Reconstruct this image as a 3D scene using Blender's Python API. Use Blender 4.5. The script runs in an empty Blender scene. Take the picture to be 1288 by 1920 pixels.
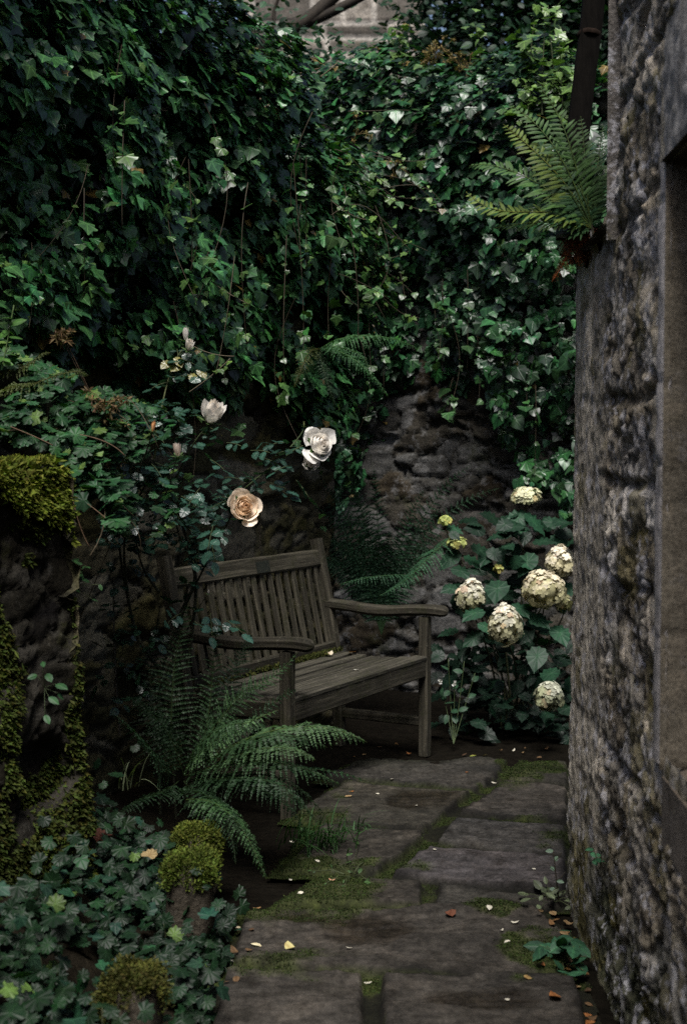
import bpy, math, random
import numpy as np
from mathutils import Vector, Matrix

# ------------------------------------------------------------------ camera, light, exposure
scene = bpy.context.scene
COL = scene.collection
F_PX, CAM_H, PITCH = 2500.0, 1.40, 0.0473
cam_d = bpy.data.cameras.new("camera"); cam = bpy.data.objects.new("camera", cam_d); COL.objects.link(cam)
cam.location = (0, 0, CAM_H); cam.rotation_euler = (math.pi / 2 - PITCH, 0, 0)
cam_d.sensor_fit = 'VERTICAL'; cam_d.sensor_height = 36.0; cam_d.lens = F_PX / 1920.0 * 36.0
cam_d.clip_end = 500; cam_d.clip_start = 0.05
cam_d.dof.use_dof = True; cam_d.dof.focus_distance = 4.9; cam_d.dof.aperture_fstop = 4.2
scene.camera = cam

SUN_EL, SUN_AZ = math.radians(62), math.radians(184)       # azimuth measured from +Y towards +X
world = bpy.data.worlds.new("World"); scene.world = world; world.use_nodes = True
wn = world.node_tree.nodes; wl = world.node_tree.links
bg = wn["Background"]; sky = wn.new("ShaderNodeTexSky"); sky.sky_type = 'NISHITA'; sky.sun_disc = False
sky.sun_elevation = SUN_EL; sky.sun_rotation = SUN_AZ
sky.air_density = 1.0; sky.dust_density = 4.0; sky.ozone_density = 1.0
wl.new(sky.outputs[0], bg.inputs[0]); bg.inputs[1].default_value = 0.05
sun_d = bpy.data.lights.new("sun", 'SUN'); sun = bpy.data.objects.new("sun", sun_d); COL.objects.link(sun)
sun_d.energy = 2.4; sun_d.angle = math.radians(22); sun_d.color = (1.0, 0.975, 0.94)
sv = Vector((math.sin(SUN_AZ) * math.cos(SUN_EL), math.cos(SUN_AZ) * math.cos(SUN_EL), math.sin(SUN_EL)))
sun.rotation_euler = (-sv).to_track_quat('-Z', 'Y').to_euler()
scene.view_settings.view_transform = 'Standard'; scene.view_settings.look = 'None'
scene.view_settings.exposure = 1.3; scene.view_settings.gamma = 1.0
scene.cycles.max_bounces = 6; scene.cycles.diffuse_bounces = 2; scene.cycles.glossy_bounces = 2
scene.cycles.transmission_bounces = 3; scene.cycles.use_denoising = False
scene.cycles.sample_clamp_indirect = 4.0

# ------------------------------------------------------------------ maths helpers
rng = np.random.default_rng(7)
FW = np.array([0, math.cos(PITCH), -math.sin(PITCH)]); UP = np.array([0, math.sin(PITCH), math.cos(PITCH)])
CAMP = np.array([0, 0, CAM_H])
ZUP = np.array([0, 0, 1.0])

def at(px, py, d):
    """a real place: photo pixel and distance along the view"""
    return CAMP + FW * d + np.array([1.0, 0, 0]) * (px - 644) / F_PX * d - UP * (py - 960) / F_PX * d

def on_ground(px, py, z=0.0):
    a = at(px, py, 1.0) - CAMP
    return CAMP + a * ((z - CAM_H) / a[2])

def nrm(v):
    v = np.asarray(v, float)
    return v / np.maximum(np.linalg.norm(v, axis=-1, keepdims=True), 1e-9)

def _hash(ix, iy, iz, s):
    h = (ix.astype(np.int64) * 374761393 + iy.astype(np.int64) * 668265263 + iz.astype(np.int64) * 1274126177 + s * 974711) & 0xffffffff
    h = ((h ^ (h >> 13)) * 1274126177) & 0xffffffff
    h = ((h ^ (h >> 16)) * 2246822519) & 0xffffffff
    return (h ^ (h >> 15)) / 4294967296.0

def vnoise(p, s=0):
    i = np.floor(p).astype(np.int64); f = p - i; f = f * f * (3 - 2 * f)
    r = 0
    for dx in (0, 1):
        wx = f[..., 0] if dx else 1 - f[..., 0]
        for dy in (0, 1):
            wy = f[..., 1] if dy else 1 - f[..., 1]
            for dz in (0, 1):
                wz = f[..., 2] if dz else 1 - f[..., 2]
                r = r + wx * wy * wz * _hash(i[..., 0] + dx, i[..., 1] + dy, i[..., 2] + dz, s)
    return r * 2 - 1

def fbm(p, octv=4, s=0, gain=0.5):
    r = 0; a = 1.0; t = 0
    for k in range(octv):
        r = r + a * vnoise(p * (2.03 ** k) + 17.3 * k, s + k); t += a; a *= gain
    return r / t

def worley(p, s=0):
    i = np.floor(p).astype(np.int64)
    f1 = np.full(p.shape[:-1], 9.0); f2 = f1.copy(); cid = np.zeros(p.shape[:-1])
    for dx in (-1, 0, 1):
        for dy in (-1, 0, 1):
            for dz in (-1, 0, 1):
                c = i + np.array([dx, dy, dz])
                q = np.stack([c[..., k] + _hash(c[..., 0], c[..., 1], c[..., 2], s + 11 * k + 1) for k in range(3)], -1)
                d = np.linalg.norm(q - p, axis=-1)
                h = _hash(c[..., 0], c[..., 1], c[..., 2], s + 77)
                n = d < f1
                f2 = np.where(n, f1, np.minimum(f2, d)); cid = np.where(n, h, cid); f1 = np.where(n, d, f1)
    return f1, f2, cid

def smooth(a, b, x):
    t = np.clip((x - a) / (b - a), 0, 1); return t * t * (3 - 2 * t)

# ------------------------------------------------------------------ mesh building
class Geo:
    def __init__(self):
        self.v = []; self.f3 = []; self.f4 = []; self.c = []; self.a = []; self.n = 0
    def add(self, v, f, c=(1, 1, 1), a=0.0):
        v = np.asarray(v, float).reshape(-1, 3); f = np.asarray(f, int)
        if f.size:
            (self.f3 if f.shape[1] == 3 else self.f4).append(f + self.n)
        c = np.asarray(c, float)
        self.c.append(np.broadcast_to(c, (len(v), 3)) if c.ndim == 1 else c)
        a = np.asarray(a, float)
        self.a.append(np.broadcast_to(a, (len(v),)) if a.ndim == 0 else a)
        self.v.append(v); self.n += len(v)
    def instance(self, tv, tf, M, pos, col, aux=0.0):
        """copies of a small template: M (L,3,3) with columns x,y,z already scaled"""
        L = len(pos)
        if L == 0: return
        v = np.einsum('lij,nj->lni', M, tv) + pos[:, None, :]
        n = len(tv)
        f = (np.asarray(tf)[None] + (np.arange(L) * n)[:, None, None]).reshape(-1, np.asarray(tf).shape[1])
        c = np.repeat(col[:, None, :], n, 1).reshape(-1, 3)
        a = np.tile(np.broadcast_to(aux, (n,)), L)
        self.add(v.reshape(-1, 3), f, c, a)
    def build(self, name, mat, parent=None, smooth_faces=True, world=None):
        v = np.concatenate(self.v); me = bpy.data.meshes.new(name)
        if world is not None:                        # bring world coordinates into the parent's space
            Mi = np.array(world.inverted()); v = v @ Mi[:3, :3].T + Mi[:3, 3]
        f3 = np.concatenate(self.f3) if self.f3 else np.zeros((0, 3), int)
        f4 = np.concatenate(self.f4) if self.f4 else np.zeros((0, 4), int)
        me.vertices.add(len(v)); me.vertices.foreach_set("co", v.astype(np.float32).ravel())
        li = np.concatenate([f3.ravel(), f4.ravel()]).astype(np.int32)
        me.loops.add(len(li)); me.loops.foreach_set("vertex_index", li)
        nf = len(f3) + len(f4)
        ls = np.concatenate([np.arange(len(f3)) * 3, len(f3) * 3 + np.arange(len(f4)) * 4]).astype(np.int32)
        me.polygons.add(nf); me.polygons.foreach_set("loop_start", ls)
        me.polygons.foreach_set("use_smooth", np.full(nf, smooth_faces))
        ca = me.attributes.new("tint", 'FLOAT_COLOR', 'POINT')
        c = np.concatenate(self.c); ca.data.foreach_set("color", np.concatenate([c, np.ones((len(c), 1))], 1).astype(np.float32).ravel())
        aa = me.attributes.new("vein", 'FLOAT', 'POINT'); aa.data.foreach_set("value", np.concatenate(self.a).astype(np.float32))
        me.update(calc_edges=True); me.validate()
        me.materials.append(mat)
        o = bpy.data.objects.new(name, me); COL.objects.link(o)
        if parent is not None: o.parent = parent
        return o

def tag(o, label=None, cat=None, group=None, kind=None):
    if label: o['label'] = label
    if cat: o['category'] = cat
    if group: o['group'] = group
    if kind: o['kind'] = kind
    return o

def empty(name, loc, rz=0.0):
    o = bpy.data.objects.new(name, None); COL.objects.link(o)
    o.location = tuple(loc); o.rotation_euler = (0, 0, rz); o.empty_display_size = 0.1
    return o

def mw(o):
    return Matrix.Translation(o.location) @ o.rotation_euler.to_matrix().to_4x4()

def tube(g, pts, rad, k=6, col=(.03, .025, .015), aux=0.0):
    pts = np.asarray(pts, float); n = len(pts)
    rad = np.broadcast_to(np.asarray(rad, float), (n,))
    T = nrm(np.gradient(pts, axis=0))
    ref = np.array([0, 0, 1.0]) if abs(T[0][2]) < .9 else np.array([1.0, 0, 0])
    vs = []
    for i in range(n):
        ref = nrm(ref - T[i] * np.dot(ref, T[i])); b = np.cross(T[i], ref)
        an = np.arange(k) * 2 * math.pi / k
        vs.append(pts[i] + rad[i] * (np.cos(an)[:, None] * ref + np.sin(an)[:, None] * b))
    vs.append(pts[-1:]); V = np.concatenate([np.concatenate(vs[:-1]), vs[-1]])
    f = []; t = []
    for i in range(n - 1):
        for j in range(k):
            f.append((i * k + j, i * k + (j + 1) % k, (i + 1) * k + (j + 1) % k, (i + 1) * k + j))
    base = g.n
    g.add(V, np.array(f), col, aux)
    g.f3.append(np.array([((n - 1) * k + j, (n - 1) * k + (j + 1) % k, n * k) for j in range(k)]) + base)

def bez(pts, n=24):
    P = np.asarray(pts, float); t = np.linspace(0, 1, n)[:, None]
    while len(P) > 1 and P.ndim == 2:
        if len(P) == 2: return P[0] * (1 - t) + P[1] * t
        if len(P) == 3: return P[0] * (1 - t) ** 2 + P[1] * 2 * t * (1 - t) + P[2] * t * t
        if len(P) == 4: return P[0] * (1 - t) ** 3 + P[1] * 3 * t * (1 - t) ** 2 + P[2] * 3 * t * t * (1 - t) + P[3] * t ** 3
        # many points: Catmull-Rom
        out = []; m = len(P)
        for s in np.linspace(0, m - 1.0001, n):
            i = int(s); u = s - i
            p0, p1, p2, p3 = P[max(i - 1, 0)], P[i], P[i + 1], P[min(i + 2, m - 1)]
            out.append(.5 * (2 * p1 + (p2 - p0) * u + (2 * p0 - 5 * p1 + 4 * p2 - p3) * u * u + (3 * p1 - p0 - 3 * p2 + p3) * u ** 3))
        return np.array(out)

def frames(normal, tip):
    """rotation matrices whose y runs along the tip direction and z along the leaf normal"""
    n = nrm(normal); d = tip - n * np.sum(n * tip, -1, keepdims=True); d = nrm(d)
    x = np.cross(d, n)
    return np.stack([x, d, n], -1)

# ------------------------------------------------------------------ leaf templates (y to the tip)
def leaf_fan(outline, centre, cup=.15, fold=.1):
    """outline: list of (x, y, vein) for the right half from base to tip; mirrored"""
    R = [(x, y, v) for x, y, v in outline]
    Lh = [(-x, y, v) for x, y, v in reversed(R) if abs(x) > 1e-6]
    pts = R + Lh
    V = [(0, centre, 0.0)] + [(x, y, 0) for x, y, _ in pts]
    V = np.array(V, float); a = np.array([1.0] + [v for _, _, v in pts])
    r2 = V[:, 0] ** 2 + (V[:, 1] - centre) ** 2
    V[:, 2] = -cup * r2 - fold * (1 - a) * np.abs(V[:, 0]) + fold * .6 * np.abs(V[:, 0])
    n = len(pts); T = np.array([(0, 1 + i, 1 + (i + 1) % n) for i in range(n)])
    return V, T, a

IVY = [leaf_fan([(0, .0, 1), (.14, -.12, .3), (.34, -.12, .6), (.43, -.02, 1), (.42, .14, .1), (.52, .28, .6), (.55, .40, 1), (.47, .48, .5), (.30, .54, .1), (.20, .68, .1), (.10, .87, .5), (0, .98, 1)], .06, .30, .22),
       leaf_fan([(0, .03, 1), (.2, -.1, .3), (.5, .1, 1), (.38, .30, 0), (.45, .46, .7), (.40, .56, 1), (.24, .62, 0), (.13, .80, .3), (0, .93, 1)], .1, .22, .3),
       leaf_fan([(0, .0, 1), (.22, -.08, .2), (.44, .12, 1), (.42, .34, .2), (.30, .58, .6), (.14, .78, .2), (0, 1.0, 1)], .12, .3, .15)]
def serrate(pts, depth=.035):
    out = []
    for i, (x, y, v) in enumerate(pts):
        out.append((x, y, v))
        if i < len(pts) - 1:
            x2, y2, v2 = pts[i + 1]
            out.append(((x + x2) / 2 - depth, (y + y2) / 2 + depth * .4, .0))
    return out
ROSE_LEAF = leaf_fan(serrate([(0, 0, 1), (.22, .1, .8), (.34, .32, .8), (.33, .55, .8), (.22, .78, .8), (0, 1.0, 1)], .03), .45, .25, .25)
HYD_LEAF = leaf_fan(serrate([(0, 0, 1), (.24, .08, .9), (.38, .30, .9), (.37, .52, .9), (.25, .75, .9), (.1, .92, .9), (0, 1.08, 1)], .03), .42, .28, .3)
def palmate():
    out = [(0, -.02, 1)]
    for i, a in enumerate([-.55, .25, .92]):
        R = [.58, .66, .70][i]
        for da, rr, v in ((-.24, .84, .2), (-.10, .95, .3), (0, 1, 1), (.12, .94, .3), (.25, .83, .2)):
            out.append((R * rr * math.cos(a + da), .15 + R * rr * math.sin(a + da), v))
        out.append((.52 * math.cos(a + .37), .15 + .52 * math.sin(a + .37), 0))
    out.append((.14, .74, .3)); out.append((0, .82, 1))
    return leaf_fan(out, .15, .35, .25)
PALM = palmate()
BLADE = leaf_fan([(0, 0, 1), (.16, .25, .4), (.17, .55, .4), (.09, .85, .5), (0, 1, 1)], .4, .3, .3)
OVAL = leaf_fan([(0, 0, 1), (.2, .12, .4), (.3, .4, .3), (.24, .7, .3), (0, 1, 1)], .4, .3, .3)

def jitter(v, amt, r=rng):
    return nrm(v + r.normal(0, amt, v.shape))

# ------------------------------------------------------------------ materials
def nodes(name):
    m = bpy.data.materials.new(name); m.use_nodes = True
    return m, m.node_tree.nodes, m.node_tree.links, m.node_tree.nodes["Principled BSDF"]

def attr(N, name):
    a = N.new("ShaderNodeAttribute"); a.attribute_name = name; return a

def noise_tex(N, L, scale, detail=6, rough=.6, coords=None, stretch=None):
    t = N.new("ShaderNodeTexNoise"); t.inputs["Scale"].default_value = scale; t.inputs["Detail"].default_value = detail
    t.inputs["Roughness"].default_value = rough
    if coords is None:
        c = N.new("ShaderNodeTexCoord"); coords = c.outputs["Object"]
    if stretch is not None:
        mp = N.new("ShaderNodeMapping"); mp.inputs["Scale"].default_value = stretch
        L.new(coords, mp.inputs[0]); coords = mp.outputs[0]
    L.new(coords, t.inputs["Vector"]); return t

def ramp(N, L, fac, stops):
    r = N.new("ShaderNodeValToRGB"); e = r.color_ramp.elements
    e[0].position, e[0].color = stops[0][0], (*stops[0][1], 1); e[1].position, e[1].color = stops[-1][0], (*stops[-1][1], 1)
    for p, c in stops[1:-1]:
        k = e.new(p); k.color = (*c, 1)
    L.new(fac, r.inputs[0]); return r

def mix(N, L, fac, a, b, mode='MIX'):
    m = N.new("ShaderNodeMix"); m.data_type = 'RGBA'; m.blend_type = mode
    for sock, val in ((m.inputs[0], fac), (m.inputs[6], a), (m.inputs[7], b)):
        if hasattr(val, 'links') or hasattr(val, 'is_linked'): L.new(val, sock)
        else: sock.default_value = val if isinstance(val, (int, float)) else (*val, 1)
    return m.outputs[2]

def fmath(N, L, op, a, b=None):
    m = N.new("ShaderNodeMath"); m.operation = op
    for i, v in enumerate((a, b)):
        if v is None: continue
        if isinstance(v, (int, float)): m.inputs[i].default_value = v
        else: L.new(v, m.inputs[i])
    return m.outputs[0]

def bump(N, L, P, height, strength=.4, dist=.01):
    b = N.new("ShaderNodeBump"); b.inputs["Strength"].default_value = strength; b.inputs["Distance"].default_value = dist
    L.new(height, b.inputs["Height"]); L.new(b.outputs[0], P.inputs["Normal"])

def leaf_material(name, rough=.42, vein=(1.9, 2.0, 1.6), translucent=.18, spec=.5, veinpow=7, trans=(1.2, 1.6, .5)):
    m, N, L, P = nodes(name)
    t = attr(N, "tint"); v = attr(N, "vein")
    vp = fmath(N, L, 'POWER', v.outputs["Fac"], veinpow)
    vc = mix(N, L, 1.0, t.outputs["Color"], vein, 'MULTIPLY')
    n = noise_tex(N, L, 60, 3)
    base = mix(N, L, vp, t.outputs["Color"], vc)
    mott = ramp(N, L, n.outputs["Fac"], [(.3, (.7, .7, .7)), (.7, (1.25, 1.25, 1.2))])
    base = mix(N, L, 1.0, base, mott.outputs[0], 'MULTIPLY')
    L.new(base, P.inputs["Base Color"]); P.inputs["Roughness"].default_value = rough
    P.inputs["Specular IOR Level"].default_value = spec
    bump(N, L, P, vp, .3, .004)
    tr = N.new("ShaderNodeBsdfTranslucent"); L.new(mix(N, L, 1.0, base, trans, 'MULTIPLY'), tr.inputs[0])
    ms = N.new("ShaderNodeMixShader"); ms.inputs[0].default_value = translucent
    out = N["Material Output"]; L.new(P.outputs[0], ms.inputs[1]); L.new(tr.outputs[0], ms.inputs[2]); L.new(ms.outputs[0], out.inputs[0])
    return m

M_IVY = leaf_material("ivy_leaf", .36, (2.2, 2.2, 1.8), .12, .42)
M_LEAF = leaf_material("soft_leaf", .5, (1.6, 1.7, 1.4), .18, .22)
M_GLOSS = leaf_material("rose_leaf", .33, (1.5, 1.5, 1.3), .12, .55)
M_FERN = leaf_material("fern_frond", .55, (1.2, 1.2, 1.0), .22, .2, 2)
M_PETAL = leaf_material("petal", .5, (1.0, 1.0, 1.0), .30, .2, 4, (1, .97, .92))
M_DRY = leaf_material("dry_leaf", .7, (.7, .6, .5), .1, .2, 5)

def simple(name, rough=.8, nscale=40, lo=.6, hi=1.35, bs=.4, bd=.004, spec=.3, stretch=None):
    m, N, L, P = nodes(name)
    t = attr(N, "tint"); n = noise_tex(N, L, nscale, 6, .65, stretch=stretch)
    r = ramp(N, L, n.outputs["Fac"], [(.25, (lo,) * 3), (.75, (hi,) * 3)])
    L.new(mix(N, L, 1.0, t.outputs["Color"], r.outputs[0], 'MULTIPLY'), P.inputs["Base Color"])
    P.inputs["Roughness"].default_value = rough; P.inputs["Specular IOR Level"].default_value = spec
    bump(N, L, P, n.outputs["Fac"], bs, bd); return m

M_BARK = simple("bark", .85, 30, .5, 1.5, .7, .006, stretch=(1, 1, .25))
M_STEM = simple("stem", .7, 80)
M_SOIL = simple("soil", .95, 25, .4, 1.6, .9, .03, .03)
M_MOSS = simple("moss", .9, 60, .6, 1.5, .3, .004, .05)
M_IRON = simple("old_timber", 1.0, 20, .5, 1.6, .6, .006, .05, stretch=(4, 4, .6))
M_PLATE = simple("plaque_metal", .5, 90, .8, 1.2, .2, .001)

def stone_material(name, lichen=.5, moss=.3, damp=0.0, fine=90, lich_col=(.34, .33, .37), moss_col=(.07, .07, .012), bstr=.9, scale=1.0, specks=0.0):
    m, N, L, P = nodes(name)
    t = attr(N, "tint"); c = N.new("ShaderNodeTexCoord").outputs["Object"]
    n1 = noise_tex(N, L, 9 * scale, 8, .7, c); n2 = noise_tex(N, L, fine * scale, 5, .7, c); n3 = noise_tex(N, L, 3.1 * scale, 7, .72, c)
    r1 = ramp(N, L, n1.outputs["Fac"], [(.3, (.55, .53, .5)), (.5, (1, 1, 1)), (.72, (1.5, 1.45, 1.4))])
    base = mix(N, L, 1.0, t.outputs["Color"], r1.outputs[0], 'MULTIPLY')
    r2 = ramp(N, L, n2.outputs["Fac"], [(.32, (.45, .45, .45)), (.5, (1, 1, 1)), (.7, (1.5, 1.5, 1.5))])
    base = mix(N, L, 1.0, base, r2.outputs[0], 'MULTIPLY')
    # lichen: pale blotches with crisp edges
    n4 = noise_tex(N, L, 14 * scale, 9, .75, c)
    lf = ramp(N, L, n4.outputs["Fac"], [(.60 - .1 * lichen, (0, 0, 0)), (.66 - .1 * lichen, (1, 1, 1))])
    lf2 = mix(N, L, 1.0, lf.outputs[0], r2.outputs[0], 'MULTIPLY')
    base = mix(N, L, fmath(N, L, 'MULTIPLY', lf2, min(1, lichen)), base, lich_col)
    mf = ramp(N, L, n3.outputs["Fac"], [(.62 - .12 * moss, (0, 0, 0)), (.72 - .12 * moss, (1, 1, 1))])
    base = mix(N, L, fmath(N, L, 'MULTIPLY', mf.outputs[0], min(1, moss * 1.6)), base, moss_col)
    if specks > 0:
        n7 = noise_tex(N, L, 34 * scale, 9, .8, c); sf = ramp(N, L, n7.outputs["Fac"], [(.64, (0, 0, 0)), (.68, (1, 1, 1))])
        base = mix(N, L, fmath(N, L, 'MULTIPLY', sf.outputs[0], specks), base, (.60, .585, .60))
    L.new(base, P.inputs["Base Color"]); P.inputs["Roughness"].default_value = .9; P.inputs["Specular IOR Level"].default_value = .08
    h = fmath(N, L, 'ADD', fmath(N, L, 'MULTIPLY', n2.outputs["Fac"], .45), n1.outputs["Fac"])
    bump(N, L, P, h, bstr, .012)
    return m

M_WALL = stone_material("rubble_stone", .25, .4, lich_col=(.07, .067, .06), moss_col=(.030, .032, .007))
M_BACK = stone_material("grey_rubble", .55, .3, lich_col=(.15, .148, .145), moss_col=(.034, .038, .014), bstr=1.0)
M_RIGHT = stone_material("weathered_rubble", .75, .35, fine=110, lich_col=(.42, .41, .43), moss_col=(.07, .066, .016), bstr=.9, specks=.75)
M_DRESS = stone_material("dressed_stone", .25, .3, fine=140, lich_col=(.30, .28, .28), moss_col=(.09, .085, .05), bstr=.5)
M_FAR = stone_material("ashlar_stone", .2, .2, fine=60, lich_col=(.3, .29, .27), bstr=.4)

# flagstones: damp patches (real stains, darker and glossier) come from the vein attribute
def flag_material():
    m, N, L, P = nodes("flagstone")
    t = attr(N, "tint"); v = attr(N, "vein"); c = N.new("ShaderNodeTexCoord").outputs["Object"]
    n1 = noise_tex(N, L, 7, 10, .72, c); n2 = noise_tex(N, L, 48, 7, .78, c, (1, .85, 1)); n3 = noise_tex(N, L, 13, 10, .8, c)
    r1 = ramp(N, L, n1.outputs["Fac"], [(.3, (.5, .5, .47)), (.5, (.95, .95, .95)), (.7, (1.5, 1.45, 1.4))])
    b = mix(N, L, 1.0, t.outputs["Color"], r1.outputs[0], 'MULTIPLY')
    r2 = ramp(N, L, n2.outputs["Fac"], [(.3, (.4, .4, .4)), (.7, (1.7, 1.7, 1.7))]); b = mix(N, L, 1.0, b, r2.outputs[0], 'MULTIPLY')
    r3 = ramp(N, L, n3.outputs["Fac"], [(.36, (.45, .42, .38)), (.47, (.95, .95, .95)), (.62, (1.35, 1.35, 1.38))]); b = mix(N, L, 1.0, b, r3.outputs[0], 'MULTIPLY')
    n5 = noise_tex(N, L, 16, 9, .8, c)
    lf = ramp(N, L, n5.outputs["Fac"], [(.62, (0, 0, 0)), (.7, (1, 1, 1))])
    b = mix(N, L, fmath(N, L, 'MULTIPLY', lf.outputs[0], .35), b, (.13, .12, .11))
    b = mix(N, L, v.outputs["Fac"], b, mix(N, L, 1.0, b, (.42, .38, .32), 'MULTIPLY'))
    L.new(b, P.inputs["Base Color"])
    rg = fmath(N, L, 'SUBTRACT', .78, fmath(N, L, 'MULTIPLY', v.outputs["Fac"], .33)); L.new(rg, P.inputs["Roughness"])
    P.inputs["Specular IOR Level"].default_value = .14
    h = fmath(N, L, 'ADD', fmath(N, L, 'MULTIPLY', n2.outputs["Fac"], .25), fmath(N, L, 'ADD', n3.outputs["Fac"], n1.outputs["Fac"]))
    bump(N, L, P, h, .55, .012); return m
M_FLAG = flag_material()

def wood_material():
    m, N, L, P = nodes("weathered_oak")
    t = attr(N, "tint"); c = N.new("ShaderNodeTexCoord").outputs["Object"]
    g = attr(N, "grain")                             # along-the-board coordinates stored on the mesh
    n1 = noise_tex(N, L, 1.0, 8, .7, g.outputs["Vector"], (3, 70, 70)); n2 = noise_tex(N, L, 14, 8, .75, c); n3 = noise_tex(N, L, 55, 5, .75, c)
    r1 = ramp(N, L, n1.outputs["Fac"], [(.3, (.22, .2, .18)), (.5, (.95, .93, .9)), (.70, (2.3, 2.2, 2.1))])
    b = mix(N, L, 1.0, t.outputs["Color"], r1.outputs[0], 'MULTIPLY')
    alg = ramp(N, L, n2.outputs["Fac"], [(.5, (0, 0, 0)), (.68, (1, 1, 1))])
    b = mix(N, L, fmath(N, L, 'MULTIPLY', alg.outputs[0], .6), b, (.020, .023, .007))
    li = ramp(N, L, n3.outputs["Fac"], [(.58, (0, 0, 0)), (.66, (1, 1, 1))])
    b = mix(N, L, fmath(N, L, 'MULTIPLY', li.outputs[0], .5), b, (.10, .095, .07))
    L.new(b, P.inputs["Base Color"]); P.inputs["Roughness"].default_value = .75; P.inputs["Specular IOR Level"].default_value = .12
    bump(N, L, P, fmath(N, L, 'ADD', n1.outputs["Fac"], fmath(N, L, 'MULTIPLY', n3.outputs["Fac"], .4)), .7, .004); return m
M_WOOD = wood_material()

# ------------------------------------------------------------------ the place
YAW = 1.063
D1 = np.array([math.cos(YAW), math.sin(YAW), 0]); NN = np.array([math.sin(YAW), -math.cos(YAW), 0])
BENCH = np.array([-.3166, 5.8536, 0])
W0 = np.array([-.535, 6.02, 0])          # foot of the ivy wall behind the bench
B0 = np.array([0.1, 8.0, 0])             # foot of the back wall

def courses(u, z, seed, row_h, col_w, warp=.03):
    P = np.stack([u * 3.0, z * 3.0, np.full_like(u, seed * 3.7)], -1)
    uw = u + warp * fbm(P, 4, seed); zw = z + warp * fbm(P + 40.5, 4, seed + 5)
    r = np.random.default_rng(seed)
    edges = [zw.min() - .5]
    while edges[-1] < zw.max() + .5: edges.append(edges[-1] + row_h * r.uniform(.5, 1.6))
    edges = np.array(edges); row = np.clip(np.searchsorted(edges, zw) - 1, 0, len(edges) - 2)
    dz = np.minimum(zw - edges[row], edges[row + 1] - zw)
    d = np.zeros_like(u); idh = np.zeros_like(u); tilt = np.zeros_like(u)
    for k in range(len(edges) - 1):
        m = row == k
        ce = [uw.min() - r.uniform(.1, .6)]
        while ce[-1] < uw.max() + .6: ce.append(ce[-1] + col_w * r.uniform(.4, 1.9))
        if not m.any(): continue
        ce = np.array(ce); c = np.clip(np.searchsorted(ce, uw[m]) - 1, 0, len(ce) - 2)
        du = np.minimum(uw[m] - ce[c], ce[c + 1] - uw[m])
        d[m] = np.minimum(du, dz[m]); idh[m] = _hash(c, np.full_like(c, k), np.full_like(c, 0), seed)
        tilt[m] = (uw[m] - (ce[c] + ce[c + 1]) / 2) * (r.random(len(ce))[c] - .5) * .25
    return d, idh, tilt

def wall_grid(g, O, U, Nn, u0, u1, z0, z1, res, hfun, mask=None):
    nu = max(2, int((u1 - u0) / res)); nz = max(2, int((z1 - z0) / res))
    uu, zz = np.meshgrid(np.linspace(u0, u1, nu), np.linspace(z0, z1, nz))
    h, c = hfun(uu, zz)
    V = O + uu[..., None] * U + zz[..., None] * ZUP + h[..., None] * Nn
    idx = np.arange(nu * nz).reshape(nz, nu)
    F = np.stack([idx[:-1, :-1], idx[:-1, 1:], idx[1:, 1:], idx[1:, :-1]], -1)
    if mask is not None:
        uc = (uu[:-1, :-1] + uu[1:, 1:]) / 2; zc = (zz[:-1, :-1] + zz[1:, 1:]) / 2
        F = F[mask(uc, zc)]
    g.add(V.reshape(-1, 3), F.reshape(-1, 4), c.reshape(-1, 3))

def quad(g, pts, c):
    g.add(np.array(pts, float), np.array([[0, 1, 2, 3]]), c)

def core(g, O, U, Nn, u0, u1, z0, z1, thick, c, ends=(True, True), front=False):
    """plain closed box behind a relief face: back, top, ends"""
    P = lambda u, n, z: O + U * u + Nn * n + ZUP * z
    b = -thick
    quad(g, [P(u1, b, z0), P(u0, b, z0), P(u0, b, z1), P(u1, b, z1)], c)
    quad(g, [P(u0, -.01, z1), P(u1, -.01, z1), P(u1, b, z1), P(u0, b, z1)], c)
    if ends[0]: quad(g, [P(u0, b, z0), P(u0, 0, z0), P(u0, 0, z1), P(u0, b, z1)], c)
    if ends[1]: quad(g, [P(u1, 0, z0), P(u1, b, z0), P(u1, b, z1), P(u1, 0, z1)], c)
    if front: quad(g, [P(u0, 0, z0), P(u1, 0, z0), P(u1, 0, z1), P(u0, 0, z1)], c)

def rubble(seed, row_h, col_w, relief, tones, rough=.012, gap=.018, warp=.035):
    def fn(u, z):
        d, i, tl = courses(u, z, seed, row_h, col_w, warp)
        P = np.stack([u, z, np.full_like(u, seed)], -1)
        h = relief * (smooth(0, gap * 2.2, d) - 1) + relief * .8 * (i - .5) + tl + rough * fbm(P * 14, 5, seed + 9) + rough * .8 * fbm(P * 45, 3, seed + 3)
        t0 = np.array(tones)
        k = np.clip((i * len(t0)).astype(int), 0, len(t0) - 1)
        c = t0[k] * (.75 + .5 * ((i * 37.7) % 1))[..., None]
        mort = (1 - smooth(gap * .3, gap * 1.2, d))[..., None]
        c = c * (1 - mort * .55) + np.array([.05, .045, .035]) * mort * .55
        return h, c
    return fn

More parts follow.
